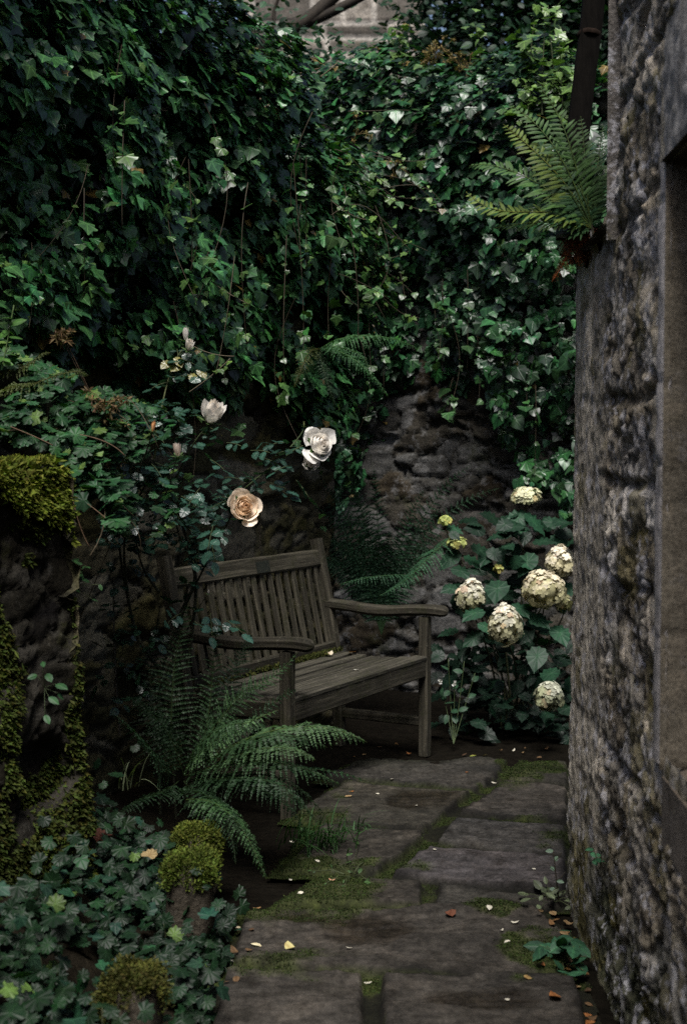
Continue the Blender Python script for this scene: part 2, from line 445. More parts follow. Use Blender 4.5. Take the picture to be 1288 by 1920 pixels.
def stones(seed, sx, sz, relief, tones, rough=.012, holes=.07, warp=.6):
    """random rubble: angular pieces of every size, dark joints, a few missing"""
    def fn(u, z):
        Q = np.stack([u, z, np.full_like(u, seed * 1.37)], -1)
        w1 = fbm(Q * 4.5, 4, seed); w2 = fbm(Q * 4.5 + 31.3, 4, seed + 6)
        big = smooth(-.15, .15, fbm(Q * 1.6 + 7, 2, seed + 2))
        U_ = u / sx + warp * .55 * w1; Z_ = z / sz + warp * .55 * w2
        A = worley(np.stack([U_, Z_, np.full_like(u, seed + .31)], -1), seed); B_ = worley(np.stack([U_ * 1.9, Z_ * 1.7, np.full_like(u, seed + 5.77)], -1), seed + 3)
        pick = big > .5
        e = np.where(pick, A[1] - A[0], (B_[1] - B_[0]) * .8); i = np.where(pick, A[2], B_[2]); i2 = (i * 57.31) % 1; i3 = (i * 131.7) % 1
        strata = fbm(Q * np.array([5, 34, 1]) + np.stack([i * 9, i * 30, i], -1), 4, seed + 8)
        face = smooth(.015, .085, e)
        h = relief * (face - 1) + relief * 1.1 * (i2 - .5) + face * .010 * strata + rough * fbm(Q * 15, 5, seed + 9) + rough * .6 * fbm(Q * 50, 3, seed + 3) + (i3 - .5) * .022 * w1 + (i - .5) * .022 * w2
        hole = (i3 > 1 - holes) * smooth(.03, .2, e); h = h - .06 * hole
        t0 = np.array(tones); c = t0[np.clip((i * len(t0)).astype(int), 0, len(t0) - 1)] * (.7 + .6 * i2)[..., None] * (1 + .35 * strata)[..., None]
        jt = (1 - smooth(.03, .13, e))[..., None] * .6
        return h, np.clip(c * (1 - jt) + np.array([.028, .026, .021]) * jt, .004, 1)
    return fn

BROWNS = [(.046, .043, .023), (.072, .064, .040), (.036, .034, .017), (.095, .088, .066), (.056, .050, .022)]
GREYS = [(.066, .065, .061), (.052, .050, .045), (.088, .087, .084), (.038, .034, .027), (.030, .024, .016)]

# ground: one sheet to the horizon
g = Geo()
n = 60; xs = np.concatenate([np.linspace(-60, -3, 8), np.linspace(-2.4, 2.4, 90), np.linspace(3, 60, 8)]); ys = np.concatenate([np.linspace(-40, 0, 6), np.linspace(.6, 9, 150), np.linspace(10, 120, 10)])
X, Y = np.meshgrid(xs, ys); Pn = np.stack([X, Y, 0 * X], -1)
near = (np.abs(X) < 2.6) & (Y < 9.5) & (Y > .3)
Z = -.035 + np.where(near, .012 * fbm(Pn * 9, 4, 3) + .012 * fbm(Pn * 2.2, 3, 8), 0)
idx = np.arange(X.size).reshape(X.shape); Fq = np.stack([idx[:-1, :-1], idx[:-1, 1:], idx[1:, 1:], idx[1:, :-1]], -1).reshape(-1, 4)
g.add(np.stack([X, Y, Z], -1).reshape(-1, 3), Fq, (.006, .005, .0035))
tag(g.build("ground", M_SOIL), kind="structure")

# the path: worn flagstones with open joints
SLABS = [[(425, 1812), (452, 1707), (1010, 1698), (1078, 1760), (1060, 1829), (760, 1826)],
         [(415, 1822), (695, 1829), (690, 1925), (688, 2150), (330, 2150)],
         [(707, 1830), (1085, 1834), (1110, 1925), (1150, 2150), (704, 2150)],
         [(608, 1638), (722, 1644), (800, 1652), (797, 1699), (500, 1702)],
         [(813, 1654), (1066, 1677), (1054, 1694), (809, 1698)],
         [(727, 1638), (804, 1585), (1066, 1611), (1066, 1671), (925, 1661)],
         [(809, 1578), (849, 1527), (1066, 1543), (1066, 1606)],
         [(853, 1521), (940, 1464), (1068, 1473), (1068, 1538)],
         [(944, 1459), (968, 1420), (1068, 1424), (1068, 1468)],
         [(520, 1631), (715, 1634), (799, 1573), (799, 1562), (600, 1540)],
         [(540, 1533), (799, 1558), (846, 1520), (893, 1484), (640, 1465)],
         [(600, 1459), (895, 1480), (936, 1454), (958, 1415), (690, 1408)]]
TONES = [(.092, .076, .060), (.096, .080, .064), (.084, .070, .056), (.080, .066, .052), (.088, .076, .060), (.125, .104, .096), (.10, .088, .076),
         (.086, .072, .058), (.080, .068, .052), (.072, .060, .046), (.080, .068, .050), (.074, .064, .052), (.06, .052, .042), (.05, .045, .034)]
xs = np.arange(-.75, 1.0, .0075); ys = np.arange(2.45, 6.6, .0060); X, Y = np.meshgrid(xs, ys)
PW = np.stack([X, Y, 0 * X], -1)
wx = X + .007 * fbm(PW * 11, 4, 21); wy = Y + .007 * fbm(PW * 11 + 9, 4, 22)
best = np.full(X.shape, 9.0); sid = np.zeros(X.shape, int)
for k, s in enumerate(SLABS):
    q = np.array([on_ground(*p)[:2] for p in s]); ctr = q.mean(0)
    dd = np.full(X.shape, -9.0)
    for a, b in zip(q, np.roll(q, -1, 0)):
        e = b - a; nn_ = np.array([e[1], -e[0]]) / np.linalg.norm(e)
        if np.dot(ctr - a, nn_) > 0: nn_ = -nn_
        dd = np.maximum(dd, (wx - a[0]) * nn_[0] + (wy - a[1]) * nn_[1])
    m = dd < best; best = np.where(m, dd, best); sid = np.where(m, k, sid)
rt = np.random.default_rng(3); tx = rt.normal(0, .006, len(SLABS)); ty = rt.normal(0, .006, len(SLABS)); tz = rt.normal(0, .004, len(SLABS))
inside = smooth(-.010, -.021, best)
h = -.022 + inside * (.022 + tx[sid] * X + ty[sid] * (Y - 4.5) + tz[sid]) + inside * (.005 * fbm(PW * 5, 5, 31) + .0035 * fbm(PW * np.array([20, 55, 1]), 4, 33)) + .006 * fbm(PW * 30, 3, 34) * (1 - inside)
# flaking layers of the sandstone
lay = fbm(PW * np.array([2.6, 7.0, 1]) + sid[..., None] * 3.3, 6, 41); h += inside * .005 * (smooth(.08, .10, lay) + smooth(.22, .24, lay) + smooth(-.12, -.10, lay))
crack = np.maximum.reduce([np.exp(-((lay - a_) / .010) ** 2) for a_ in (-.11, .09, .23)]) * smooth(-.1, .25, fbm(PW * 3.1, 3, 43))
# two worn hollows that hold damp
damp = np.zeros(X.shape)
for px, py, rx, ry in ((785, 1500, .17, .17), (700, 1742, .15, .12), (560, 1722, .10, .05), (900, 1890, .16, .08)):
    c = on_ground(px, py); q = ((X - c[0]) / rx) ** 2 + ((Y - c[1]) / ry) ** 2 + .9 * fbm(PW * 9, 5, 51)
    damp = np.maximum(damp, smooth(1.2, .35, q)); h -= inside * .006 * smooth(1.2, .2, q)
damp *= inside
h -= smooth(5.85, 6.25, Y + .25 * fbm(PW * 5, 4, 55)) * .05
base = np.array(TONES)[sid] * np.array([.335, .355, .37])
col = base * (1 - .6 * crack[..., None]) * (1 + .5 * fbm(PW * np.array([20, 26, 1]), 4, 47)[..., None]) * (1 + .35 * fbm(PW * np.array([3, 5, 1]), 3, 48)[..., None] * np.array([1, .9, .75])) * inside[..., None] + np.array([.006, .006, .003]) * (1 - inside[..., None])
mossy = smooth(.02, .32, fbm(PW * 4, 5, 61) + .22 * smooth(-.03, 0.01, best) + .50 * smooth(.12, -.35, X) * smooth(3.7, 4.3, Y) * smooth(5.2, 4.4, Y) - .30)
mossy = np.maximum(mossy, (1 - inside) * smooth(.05, .3, fbm(PW * 6, 3, 66) + .35 * np.exp(-((X - .133 - .365 * (Y - 4.39)) / .06) ** 2)))
for px, py, rx, ry in ((985, 1440, .16, .22), (925, 1702, .09, .10), (585, 1655, .24, .28), (1020, 1790, .12, .2)):
    c = on_ground(px, py); q = ((X - c[0]) / rx) ** 2 + ((Y - c[1]) / ry) ** 2 + 1.3 * fbm(PW * 11, 5, 71)
    mossy = np.maximum(mossy, smooth(1.1, .5, q))
edge = np.exp(-((best + .02) / .014) ** 2); col = col * (1 - .62 * edge * smooth(-.35, .2, fbm(PW * 10, 3, 49)))[..., None]
col = col * (1 - .8 * mossy[..., None]) + np.array([.021, .027, .006]) * .8 * mossy[..., None]
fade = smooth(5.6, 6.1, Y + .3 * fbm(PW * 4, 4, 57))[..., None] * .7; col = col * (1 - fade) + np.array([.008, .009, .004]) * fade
keep = best < .03
idx = np.arange(X.size).reshape(X.shape); Fq = np.stack([idx[:-1, :-1], idx[:-1, 1:], idx[1:, 1:], idx[1:, :-1]], -1)
Fq = Fq[(keep[:-1, :-1] & keep[1:, 1:])]
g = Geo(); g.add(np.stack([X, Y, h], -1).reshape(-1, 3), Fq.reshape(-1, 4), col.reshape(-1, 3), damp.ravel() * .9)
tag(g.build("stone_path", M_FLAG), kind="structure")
def path_z(x, y):
    i = np.clip(np.searchsorted(xs, x), 0, len(xs) - 1); j = np.clip(np.searchsorted(ys, y), 0, len(ys) - 1)
    return np.maximum(h[j, i], -.03)
PATH = dict(X=X, Y=Y, h=h, best=best, mossy=mossy)

# left wall behind the bench
g = Geo()
fn = stones(11, .26, .12, .022, BROWNS, .014, .08, .9)
wall_grid(g, W0, D1, NN, -3.0, 1.0, -.1, 3.1, .015, fn, lambda u, z: z < 3.1 - .95 * np.maximum(0, u - .15))
core(g, W0, D1, NN, -3.0, .3, -.1, 3.05, .5, (.05, .045, .035), (False, True)); core(g, W0, D1, NN, .3, 1.0, -.1, 2.3, .5, (.05, .045, .035), (False, True))
core(g, W0, D1, NN, -11.0, -3.0, -.1, 3.2, .5, (.08, .07, .055), (True, False), front=True)
wall_end = lambda u, z: stones(17, .17, .09, .03, BROWNS)(u, z)
wall_grid(g, W0 + D1 * 1.01 - NN * .5, NN, D1, 0, .5, -.1, 2.3, .03, wall_end)
tag(g.build("stone_wall", M_WALL), "mossy brown rubble stone wall running behind the wooden bench under hanging ivy", "wall")

# back wall
g = Geo()
fn = stones(23, .40, .16, .024, GREYS, .016, .08, .9)
wall_grid(g, B0, NN, -D1, -1.6, 2.4, -.1, 3.4, .016, fn)
core(g, B0, NN, -D1, -3.5, 5.0, -.1, 3.4, .5, (.05, .045, .035))
tag(g.build("stone_wall", M_BACK), "grey rubble stone wall at the end of the path behind the hydrangea", "wall")

# low wall on the left: battered face, thick moss on its top
L0 = np.array([-.975, 3.525, 0])
g = Geo()
low = stones(31, .24, .13, .016, [(.009, .008, .0055), (.014, .0125, .009), (.007, .006, .004), (.024, .022, .018)], .016, .08, .9)
def lowf(u, z):
    hh, c = low(u, z); return hh + .15 * (1.33 - z) / 1.33 - .12 * smooth(1.2, 1.42, z) ** 2, c
wall_grid(g, L0, D1, NN, -2.2, .34, -.1, 1.36, .0125, lowf)
core(g, L0, D1, NN, -2.2, .34, -.1, 1.30, .30, (.06, .05, .04), (True, False))
wall_grid(g, L0 + D1 * .34 - NN * .3, NN, D1, 0, .36, -.1, 1.33, .02, lambda u, z: stones(37, .2, .12, .04, BROWNS)(u, z))
tag(g.build("stone_wall", M_WALL), "low stone wall at the left edge capped with thick yellow-green moss", "wall")
g = Geo()                                            # earth held up behind the low wall
uu, vv = np.meshgrid(np.linspace(-2.4, .3, 50), np.linspace(-.95, -.02, 24)); P3 = L0 + uu[..., None] * D1 + vv[..., None] * NN
P3[..., 2] = 1.27 + .04 * fbm(P3 * 5, 4, 5) ; idx = np.arange(uu.size).reshape(uu.shape)
g.add(P3.reshape(-1, 3), np.stack([idx[:-1, :-1], idx[:-1, 1:], idx[1:, 1:], idx[1:, :-1]], -1).reshape(-1, 4), (.03, .022, .014))
quad(g, [L0 + D1 * .3 - NN * .95 - ZUP * .05, L0 + D1 * .3 - NN * .02 - ZUP * .05, L0 + D1 * .3 - NN * .02 + ZUP * 1.26, L0 + D1 * .3 - NN * .95 + ZUP * 1.26], (.02, .016, .01))
tag(g.build("raised_earth", M_SOIL), kind="structure")

# flower bed bank at the foot of the low wall
def bed_z(x, y):
    e = -.37 - .05 * (y - 3.5) - .14 * np.clip(y - 4.15, 0, 3)     # edge of the path
    return -.03 + .24 * smooth(0, .5, e - x) * smooth(5.6, 4.3, y) + .03 * smooth(-.0, .06, e - x)
X2, Y2 = np.meshgrid(np.linspace(-1.9, -.2, 130), np.linspace(1.4, 6.0, 220)); P2 = np.stack([X2, Y2, 0 * X2], -1)
Z2 = bed_z(X2, Y2) + .03 * fbm(P2 * 6, 4, 9) - .012
idx = np.arange(X2.size).reshape(X2.shape); g = Geo()
g.add(np.stack([X2, Y2, Z2], -1).reshape(-1, 3), np.stack([idx[:-1, :-1], idx[:-1, 1:], idx[1:, 1:], idx[1:, :-1]], -1).reshape(-1, 4), (.011, .009, .006))
tag(g.build("earth_bank", M_SOIL), kind="structure")

# right wall with its window opening
RA = np.array([.718, 4.15, 0]); RU = nrm(np.array([.0432, 1.0, 0])) * -1          # u runs towards the camera from the far end
RN = np.array([-RU[1], RU[0], 0]); RN = RN if RN[0] < 0 else -RN
WU0, WU1, WZ0, WZ1 = 1.46, 2.75, .775, 1.975                                        # window opening along u, z
SH_U, SH_Z = .74, 1.98                                                            # broken far end above this height
rr = stones(41, .34, .20, .008, [(.33, .30, .255), (.25, .215, .165), (.38, .355, .325), (.20, .172, .125), (.30, .265, .215)], .006, .06, 1.3)
def rightf(u, z):
    hh, c = rr(u, z)
    P = np.stack([u, z, np.full_like(u, 4.4)], -1)
    f1, f2, cid = worley(P * np.array([11, 9, 1]), 5)
    g1, g2, gid = worley(P * np.array([34, 30, 1]), 15)
    pit = smooth(.30, .05, f1) * (cid > .6); pit2 = smooth(.34, .05, g1) * (gid > .55)
    lump = fbm(P * 7, 5, 77); lump2 = fbm(P * 22, 4, 78)
    rough = smooth(.50, .66, u + .06 * fbm(P * 3, 3, 7)) * (1 - smooth(WU0 - .16, WU0 - .12, u) * smooth(WZ0 - .12, WZ0 - .05, z) * smooth(WZ1 + .3, WZ1 + .2, z))
    fine = .004 * fbm(P * 60, 3, 79)
    out = fine + rough * (.7 * hh + .012 * lump - .014 * np.maximum(0, .5 - np.abs(fbm(P * np.array([9, 6, 1]), 5, 82)) * 5) - .008 * np.maximum(0, .6 - np.abs(fbm(P * np.array([26, 17, 1]), 4, 83)) * 4) + .005 * fbm(P * np.array([70, 50, 1]), 3, 81) - .035 * pit - .018 * pit2) + (1 - rough) * (.006 * lump + .006 * lump2 - .008 * pit2)
    # the dressed far end bulges a little and leans out at the foot
    out = out + .014 * smooth(1.2, .1, z) * (1 - .5 * smooth(0, .6, u)) - .06 * smooth(.5, .7, u) * smooth(SH_Z - .15, SH_Z + .1, z) * 0
    jd, ji, jt = courses(u, z, 47, .29, .46, .05)
    gv = smooth(.024, .006, jd + .006 * lump2) * (.35 + .65 * smooth(-.25, .15, fbm(P * 4, 3, 84)))
    gv = gv * (.3 + .7 * rough)
    out = out - .014 * gv + .010 * (ji - .5) * rough
    dress = np.array([.33, .30, .25]) * (1 + .55 * fbm(P * np.array([9, 4, 1]), 4, 91))[..., None]
    c = c * (1 + .9 * fbm(P * np.array([8, 5, 1]), 5, 98))[..., None]
    c = c * rough[..., None] + dress * (1 - rough[..., None])
    c = c * (1 - .75 * np.clip(pit + .7 * pit2, 0, 1) * rough)[..., None]
    c = c * (.75 + .6 * ji)[..., None] * (1 - .5 * gv)[..., None]
    gm = smooth(.5, .1, z + .2 * lump) * .75                                       # algae near the ground
    c = c * (1 - gm[..., None]) + np.array([.022, .030, .012]) * gm[..., None]
    ye = smooth(.22, .3, fbm(P * 5.5 + 3, 4, 95)) * .6                             # ochre lichen and moss
    c = c * (1 - ye[..., None]) + np.array([.10, .085, .02]) * ye[..., None]
    return out, c
def rmask(u, z):
    win = (u > WU0) & (u < WU1) & (z > WZ0) & (z < WZ1)
    return ~win & ~((z > SH_Z + .05 * np.sin(u * 23)) & (u < SH_U + .03 * np.sin(z * 9)))
g = Geo()
wall_grid(g, RA, RU, RN, 0, 3.0, -.1, 3.6, .0085, rightf, rmask)
wall_grid(g, RA, RU, RN, 3.0, 8.5, -.1, 3.6, .06, rightf)
dc = (.12, .11, .10)
P = lambda u, n, z: RA + RU * u + RN * n + ZUP * z
quad(g, [P(SH_U, 0.02, SH_Z - .05), P(SH_U, -.6, SH_Z - .05), P(SH_U, -.6, 3.6), P(SH_U, 0.02, 3.6)], dc)
quad(g, [P(0, .0, -.1), P(0, -.6, -.1), P(0, -.6, SH_Z), P(0, .0, SH_Z)], dc)
quad(g, [P(0, .03, SH_Z - .01), P(SH_U, .03, SH_Z - .01), P(SH_U, -.6, SH_Z - .01), P(0, -.6, SH_Z - .01)], (.05, .04, .025))
quad(g, [P(0, -.6, -.1), P(WU0, -.6, -.1), P(WU0, -.6, 3.6), P(0, -.6, SH_Z)], dc)
quad(g, [P(WU1, -.6, -.1), P(8.5, -.6, -.1), P(8.5, -.6, 3.6), P(WU1, -.6, 3.6)], dc)
quad(g, [P(WU0, -.6, -.1), P(WU1, -.6, -.1), P(WU1, -.6, WZ0), P(WU0, -.6, WZ0)], dc)
quad(g, [P(WU0, -.6, WZ1), P(WU1, -.6, WZ1), P(WU1, -.6, 3.6), P(WU0, -.6, 3.6)], dc)
quad(g, [P(SH_U, .0, 3.59), P(8.5, .0, 3.59), P(8.5, -.6, 3.59), P(SH_U, -.6, 3.59)], dc)
quad(g, [P(8.5, 0, -.1), P(8.5, 7.0, -.1), P(8.5, 7.0, 5.0), P(8.5, 0, 5.0)], dc); quad(g, [P(9.0, -.6, -.1), P(9.0, 7.0, -.1), P(9.0, 7.0, 5.0), P(9.0, -.6, 5.0)], dc); quad(g, [P(8.5, -.6, 5.0), P(8.5, 7.0, 5.0), P(9.0, 7.0, 5.0), P(9.0, -.6, 5.0)], dc)  # unseen return wall behind the camera, added to cut ambient sky light
right_wall = tag(g.build("stone_wall", M_RIGHT), "weathered lichen-blotched rubble wall with a window opening at the right edge", "wall")
# dressed window surround: far jamb with chamfered edge, sloping sill, lintel
def slab_relief(seed, tone, amp=.004):
    def fn(u, z):
        q = np.stack([u, z, np.full_like(u, seed)], -1); d, i, tl = courses(u, z, seed, .33, 2.0, .008)
        hh = amp * fbm(q * 12, 4, seed) + amp * .6 * fbm(q * 40, 3, seed + 1) - .008 * smooth(.008, .0, d)
        return hh, np.array(tone) * (1 + .3 * fbm(q * np.array([5, 2.5, 1]), 4, seed + 2))[..., None] * (.9 + .25 * i)[..., None]
    return fn
g = Geo()
wall_grid(g, P(WU0, .012, 0), -RN, RU, 0, .55, WZ0 - .03, WZ1, .011, slab_relief(51, (.125, .108, .082)))
# chamfer strip on the wall face
wall_grid(g, P(WU0, .0, 0), -RU, RN, -.0, .085, WZ0 - .02, WZ1 + .01, .01, lambda u, z: (lambda r_: (.012 * smooth(0, .02, u) * smooth(.087, .07, u) - .0 + r_[0], r_[1]))(slab_relief(52, (.33, .31, .30))(u, z)))
g.build("window_jamb", M_DRESS, right_wall)
g = Geo()
S = nrm(RN * 1.0 - ZUP * .30)
V0 = P(WU0, -.42, WZ0 + .085)
uu, ss = np.meshgrid(np.linspace(0, 1.32, 110), np.linspace(0, .445, 50)); q = np.stack([uu, ss, 0 * uu], -1)
hh = .006 * fbm(q * np.array([6, 40, 1]), 4, 3) + .004 * fbm(q * 30, 3, 4)
V = V0 + uu[..., None] * RU + ss[..., None] * S + hh[..., None] * ZUP
idx = np.arange(uu.size).reshape(uu.shape)
g.add(V.reshape(-1, 3), np.stack([idx[:-1, :-1], idx[1:, :-1], idx[1:, 1:], idx[:-1, 1:]], -1).reshape(-1, 4), np.array([.14, .115, .09]) * (1 + .5 * fbm(q * np.array([8, 50, 1]), 4, 6))[..., None].reshape(-1, 1))
e0 = V[-1, 0]; e1 = V[-1, -1]
quad(g, [e0 - ZUP * .14, e1 - ZUP * .14, e1, e0], (.13, .115, .10))
g.build("window_sill", M_DRESS, right_wall)
g = Geo()
wall_grid(g, P(WU0 - .02, .015, 0), RU, RN, 0, 1.4, WZ1, WZ1 + .27, .012, slab_relief(54, (.25, .24, .23), .01))
quad(g, [P(WU0 - .02, .02, WZ1 + .001), P(WU1, .02, WZ1 + .001), P(WU1, -.5, WZ1 + .001), P(WU0 - .02, -.5, WZ1 + .001)], (.09, .08, .07))
g.build("window_lintel", M_DRESS, right_wall)

# far building of squared stone
g = Geo()
def ashlar(u, z):
    d, i, tl = courses(u, z, 61, .30, .62, .012); q = np.stack([u, z, 0 * u], -1)
    hh = .03 * (smooth(0, .03, d) - 1) + .012 * fbm(q * 8, 4, 62)
    c = np.array([.20, .18, .155]) * (.35 + 1.0 * i)[..., None]; mt = smooth(.030, .010, d)[..., None] * .9
    return hh, c * (1 - mt) + np.array([.42, .39, .35]) * mt
BO = np.array([-1.15, 15.0, 0])
wall_grid(g, BO, np.array([1.0, 0, 0]), np.array([0, -1.0, 0]), 0, 2.05, 0, 8.5, .03, ashlar)
core(g, BO, np.array([1.0, 0, 0]), np.array([0, -1.0, 0]), 0, 2.05, 0, 8.5, 4.0, (.15, .13, .11))
far = empty("stone_building", BO + np.array([1.0, 2, 0]))
g.build("wall", M_FAR, far, world=mw(far))
g = Geo()
bx = BO + np.array([-.1, -.12, 8.5]); 
for a, b in (((0, 0), (2.25, 4.3)),):
    c8 = np.array([(x, y, z) for z in (0, .25) for x, y in ((0, 0), (2.25, 0), (2.25, 4.3), (0, 4.3))]) + bx
    g.add(c8, np.array([(0, 1, 5, 4), (1, 2, 6, 5), (2, 3, 7, 6), (3, 0, 4, 7), (4, 5, 6, 7), (3, 2, 1, 0)]), (.16, .15, .13))
g.build("cornice", M_FAR, far, smooth_faces=False, world=mw(far))
# an old weathered quoin standing proud below the branch
tag(far, "distant squared-block stone building showing above the ivy behind a dark branch", "building")

# ------------------------------------------------------------------ the bench
bench = tag(empty("garden_bench", BENCH, YAW), "weathered slatted wooden garden bench with a small plaque, backed against the mossy wall", "bench")
BW = 1.22

def beam(g, pts, w, t, col=(.032, .0295, .0225), up=(0, 0, 1), ch=.006, seed=0, seg=None, rounded=False):
    """a sawn member swept along pts: w across, t thick, chamfered and slightly uneven; keeps its own grain coordinates"""
    pts = np.asarray(pts, float)
    if len(pts) == 2: pts = pts[0] + (pts[1] - pts[0]) * np.linspace(0, 1, seg or 14)[:, None]
    T = nrm(np.gradient(pts, axis=0)); n = len(pts); up = np.array(up, float)
    a, b = w / 2, t / 2
    sec = np.array([(-a + ch, -b), (a - ch, -b), (a, -b + ch), (a, b - ch), (a - ch, b), (-a + ch, b), (-a, b - ch), (-a, -b + ch)])
    r = np.random.default_rng(seed + 100); tone = np.array(col) * r.uniform(.8, 1.2)
    V = []; G = []; s = 0
    off = r.uniform(0, 50, 3)
    for i in range(n):
        if i: s += np.linalg.norm(pts[i] - pts[i - 1])
        side = nrm(np.cross(T[i], up)); u2 = np.cross(side, T[i])
        k = .985 if i in (0, n - 1) else 1.0
        if rounded: k = math.sqrt(max(.06, 1 - max(0, 1 - np.linalg.norm(pts[i] - pts[-1]) / .030) ** 2))
        jit = .0016 * vnoise(np.stack([np.full(8, s * 14), np.arange(8) * .9, np.full(8, seed * 3.1)], -1), 5)
        V.append(pts[i] + (sec[:, :1] * k + jit[:, None] * np.sign(sec[:, :1])) * side + (sec[:, 1:] * k + jit[:, None]) * u2)
        G.append(np.stack([np.full(8, s), sec[:, 0], sec[:, 1]], -1) + off)
    V.append(pts[:1]); V.append(pts[-1:]); G.append(np.array([[0, 0, 0]]) + off); G.append(np.array([[s, 0, 0]]) + off)
    f = [(i * 8 + j, i * 8 + (j + 1) % 8, (i + 1) * 8 + (j + 1) % 8, (i + 1) * 8 + j) for i in range(n - 1) for j in range(8)]
    base = g.n; g.add(np.concatenate(V), np.array(f)[:, ::-1], tone)
    t3 = [(n * 8, j, (j + 1) % 8) for j in range(8)] + [(n * 8 + 1, (n - 1) * 8 + (j + 1) % 8, (n - 1) * 8 + j) for j in range(8)]
    g.f3.append(np.array(t3)[:, ::-1] + base)
    if not hasattr(g, 'g'): g.g = []
    g.g.append(np.concatenate(G))

def wood(g, name, parent=None):
    o = g.build(name, M_WOOD, parent or bench, smooth_faces=False)
    a = o.data.attributes.new("grain", 'FLOAT_VECTOR', 'POINT'); a.data.foreach_set("vector", np.concatenate(g.g).astype(np.float32).ravel())
    return o

bl = lambda u, v, z: np.array([u, -v, z], float)          # bench space: u along, v forward
HW = BW / 2
sd = 0
for s in (-1, 1):
    g = Geo(); beam(g, [bl(s * (HW - .0), .455, -.03), bl(s * HW, .455, .62)], .048, .048, up=(0, 1, 0), seed=sd); wood(g, "leg"); sd += 1
    g = Geo(); beam(g, bez([bl(s * HW, -.0, -.03), bl(s * HW, -.0, .30), bl(s * HW, -.015, .44), bl(s * HW, -.13, .965)], 22), .050, .05, up=(0, 1, 0), seed=sd); wood(g, "leg"); sd += 1
    g = Geo()
    arm = bez([bl(s * HW, -.07, .655), bl(s * HW, .05, .648), bl(s * HW, .22, .636), bl(s * HW, .40, .649), bl(s * HW, .49, .653), bl(s * HW, .55, .650), bl(s * HW, .572, .647)], 40)
    beam(g, arm, .054, .050, up=(0, 0, 1), ch=.013, seed=sd, rounded=True); o = wood(g, "armrest"); sd += 1
    g = Geo(); beam(g, [bl(s * (HW - .02), .44, .385), bl(s * (HW - .02), .0, .37)], .03, .07, seed=sd); wood(g, "side_rail"); sd += 1
    g = Geo(); beam(g, [bl(s * HW, .44, .13), bl(s * HW, .0, .13)], .035, .045, seed=sd); wood(g, "stretcher"); sd += 1
g = Geo()
r_w = [.060, .058, .062, .056, .060, .064]
for k in range(6):
    v = .055 + k * .078; z = .420 + .010 * (k / 5) ** 2 - .012 * math.sin(k / 5 * math.pi)
    beam(g, [bl(-HW + .02, v, z), bl(HW - .02, v, z)], r_w[k], .022, seed=40 + k, seg=22, ch=.005, col=(.038, .036, .029))
wood(g, "seat")
g = Geo(); beam(g, [bl(-HW + .03, .462, .385), bl(HW - .03, .462, .385)], .026, .082, seed=60, seg=22); wood(g, "front_rail")
back = lambda z: -.015 - .115 * max(0, (z - .44) / .525)      # lean of the backrest
g = Geo()
NS = 17
for k in range(NS):
    u = -HW + .065 + (BW - .13) * k / (NS - 1)
    beam(g, [bl(u, back(.45) + .0, .445), bl(u, back(.84), .845)], .034, .014, up=(0, 1, 0), seed=70 + k, ch=.003, col=(.038, .035, .026))
beam(g, [bl(-HW + .03, back(.46), .455), bl(HW - .03, back(.46), .455)], .034, .05, seed=95, seg=22)
wood(g, "backrest")
g = Geo(); beam(g, [bl(-HW + .028, back(.875) + .002, .875), bl(HW - .028, back(.875) + .002, .875)], .032, .082, up=(0, .22, 1), seed=97, seg=24, ch=.008, col=(.040, .037, .028)); rail = wood(g, "top_rail")
g = Geo()
pc = bl(.07, back(.875) + .021, .872); w_, h_, t_ = .052, .026, .003
pu = np.array([1, 0, 0.]); pv = nrm(np.array([0, .22, 1.0])); pn = nrm(np.cross(pu, pv)); pn = pn if pn[1] < 0 else -pn
c8 = np.array([pc + sx * w_ * pu + sy * h_ * pv + q * t_ * pn for q in (-1, 1) for sx, sy in ((-1, -1), (1, -1), (1, 1), (-1, 1))])
g.add(c8, np.array([(4, 5, 6, 7), (0, 1, 5, 4), (1, 2, 6, 5), (2, 3, 7, 6), (3, 0, 4, 7)]), (.018, .020, .016)); g.build("plaque", M_PLATE, rail, False)

# ------------------------------------------------------------------ moss helper
def fibres(g, P, Nrm, length, width, col, r, lean=.5):
    n = len(P); d = nrm(Nrm + r.normal(0, lean, (n, 3)) - ZUP * .15); side = nrm(np.cross(d, r.normal(0, 1, (n, 3))))
    L = (length * r.uniform(.5, 1.4, n))[:, None]; W = (width * r.uniform(.6, 1.3, n))[:, None]
    V = np.stack([P - d * L * .15, P + d * L * .5 + side * W, P + d * L - ZUP * L * .12, P + d * L * .5 - side * W], 1)
    c = col * r.uniform(.6, 1.35, (n, 1)) * (1 + r.normal(0, .08, (n, 3)))
    g.add(V.reshape(-1, 3), np.arange(n * 4).reshape(n, 4), np.clip(np.repeat(c, 4, 0), .001, 1), np.tile([0, .3, 1, .3], n))
M_MOSSF = leaf_material("moss_shoot", .8, (1.3, 1.3, 1.1), .15, .15, 2)

# moss on the seat where the slats meet
g = Geo(); r = np.random.default_rng(5)
u = np.concatenate([r.normal(.30, .14, 900), r.normal(.05, .3, 500)]); v = .012 + np.abs(r.normal(0, .012, 1400)); z = .43 + r.uniform(0, .02, 1400)
fibres(g, np.stack([np.clip(u, -.55, .58), -v, z], -1), np.tile(ZUP, (1400, 1)), .014, .0035, np.array([.035, .04, .009]), r); g.build("moss_patch", M_MOSSF, bench)

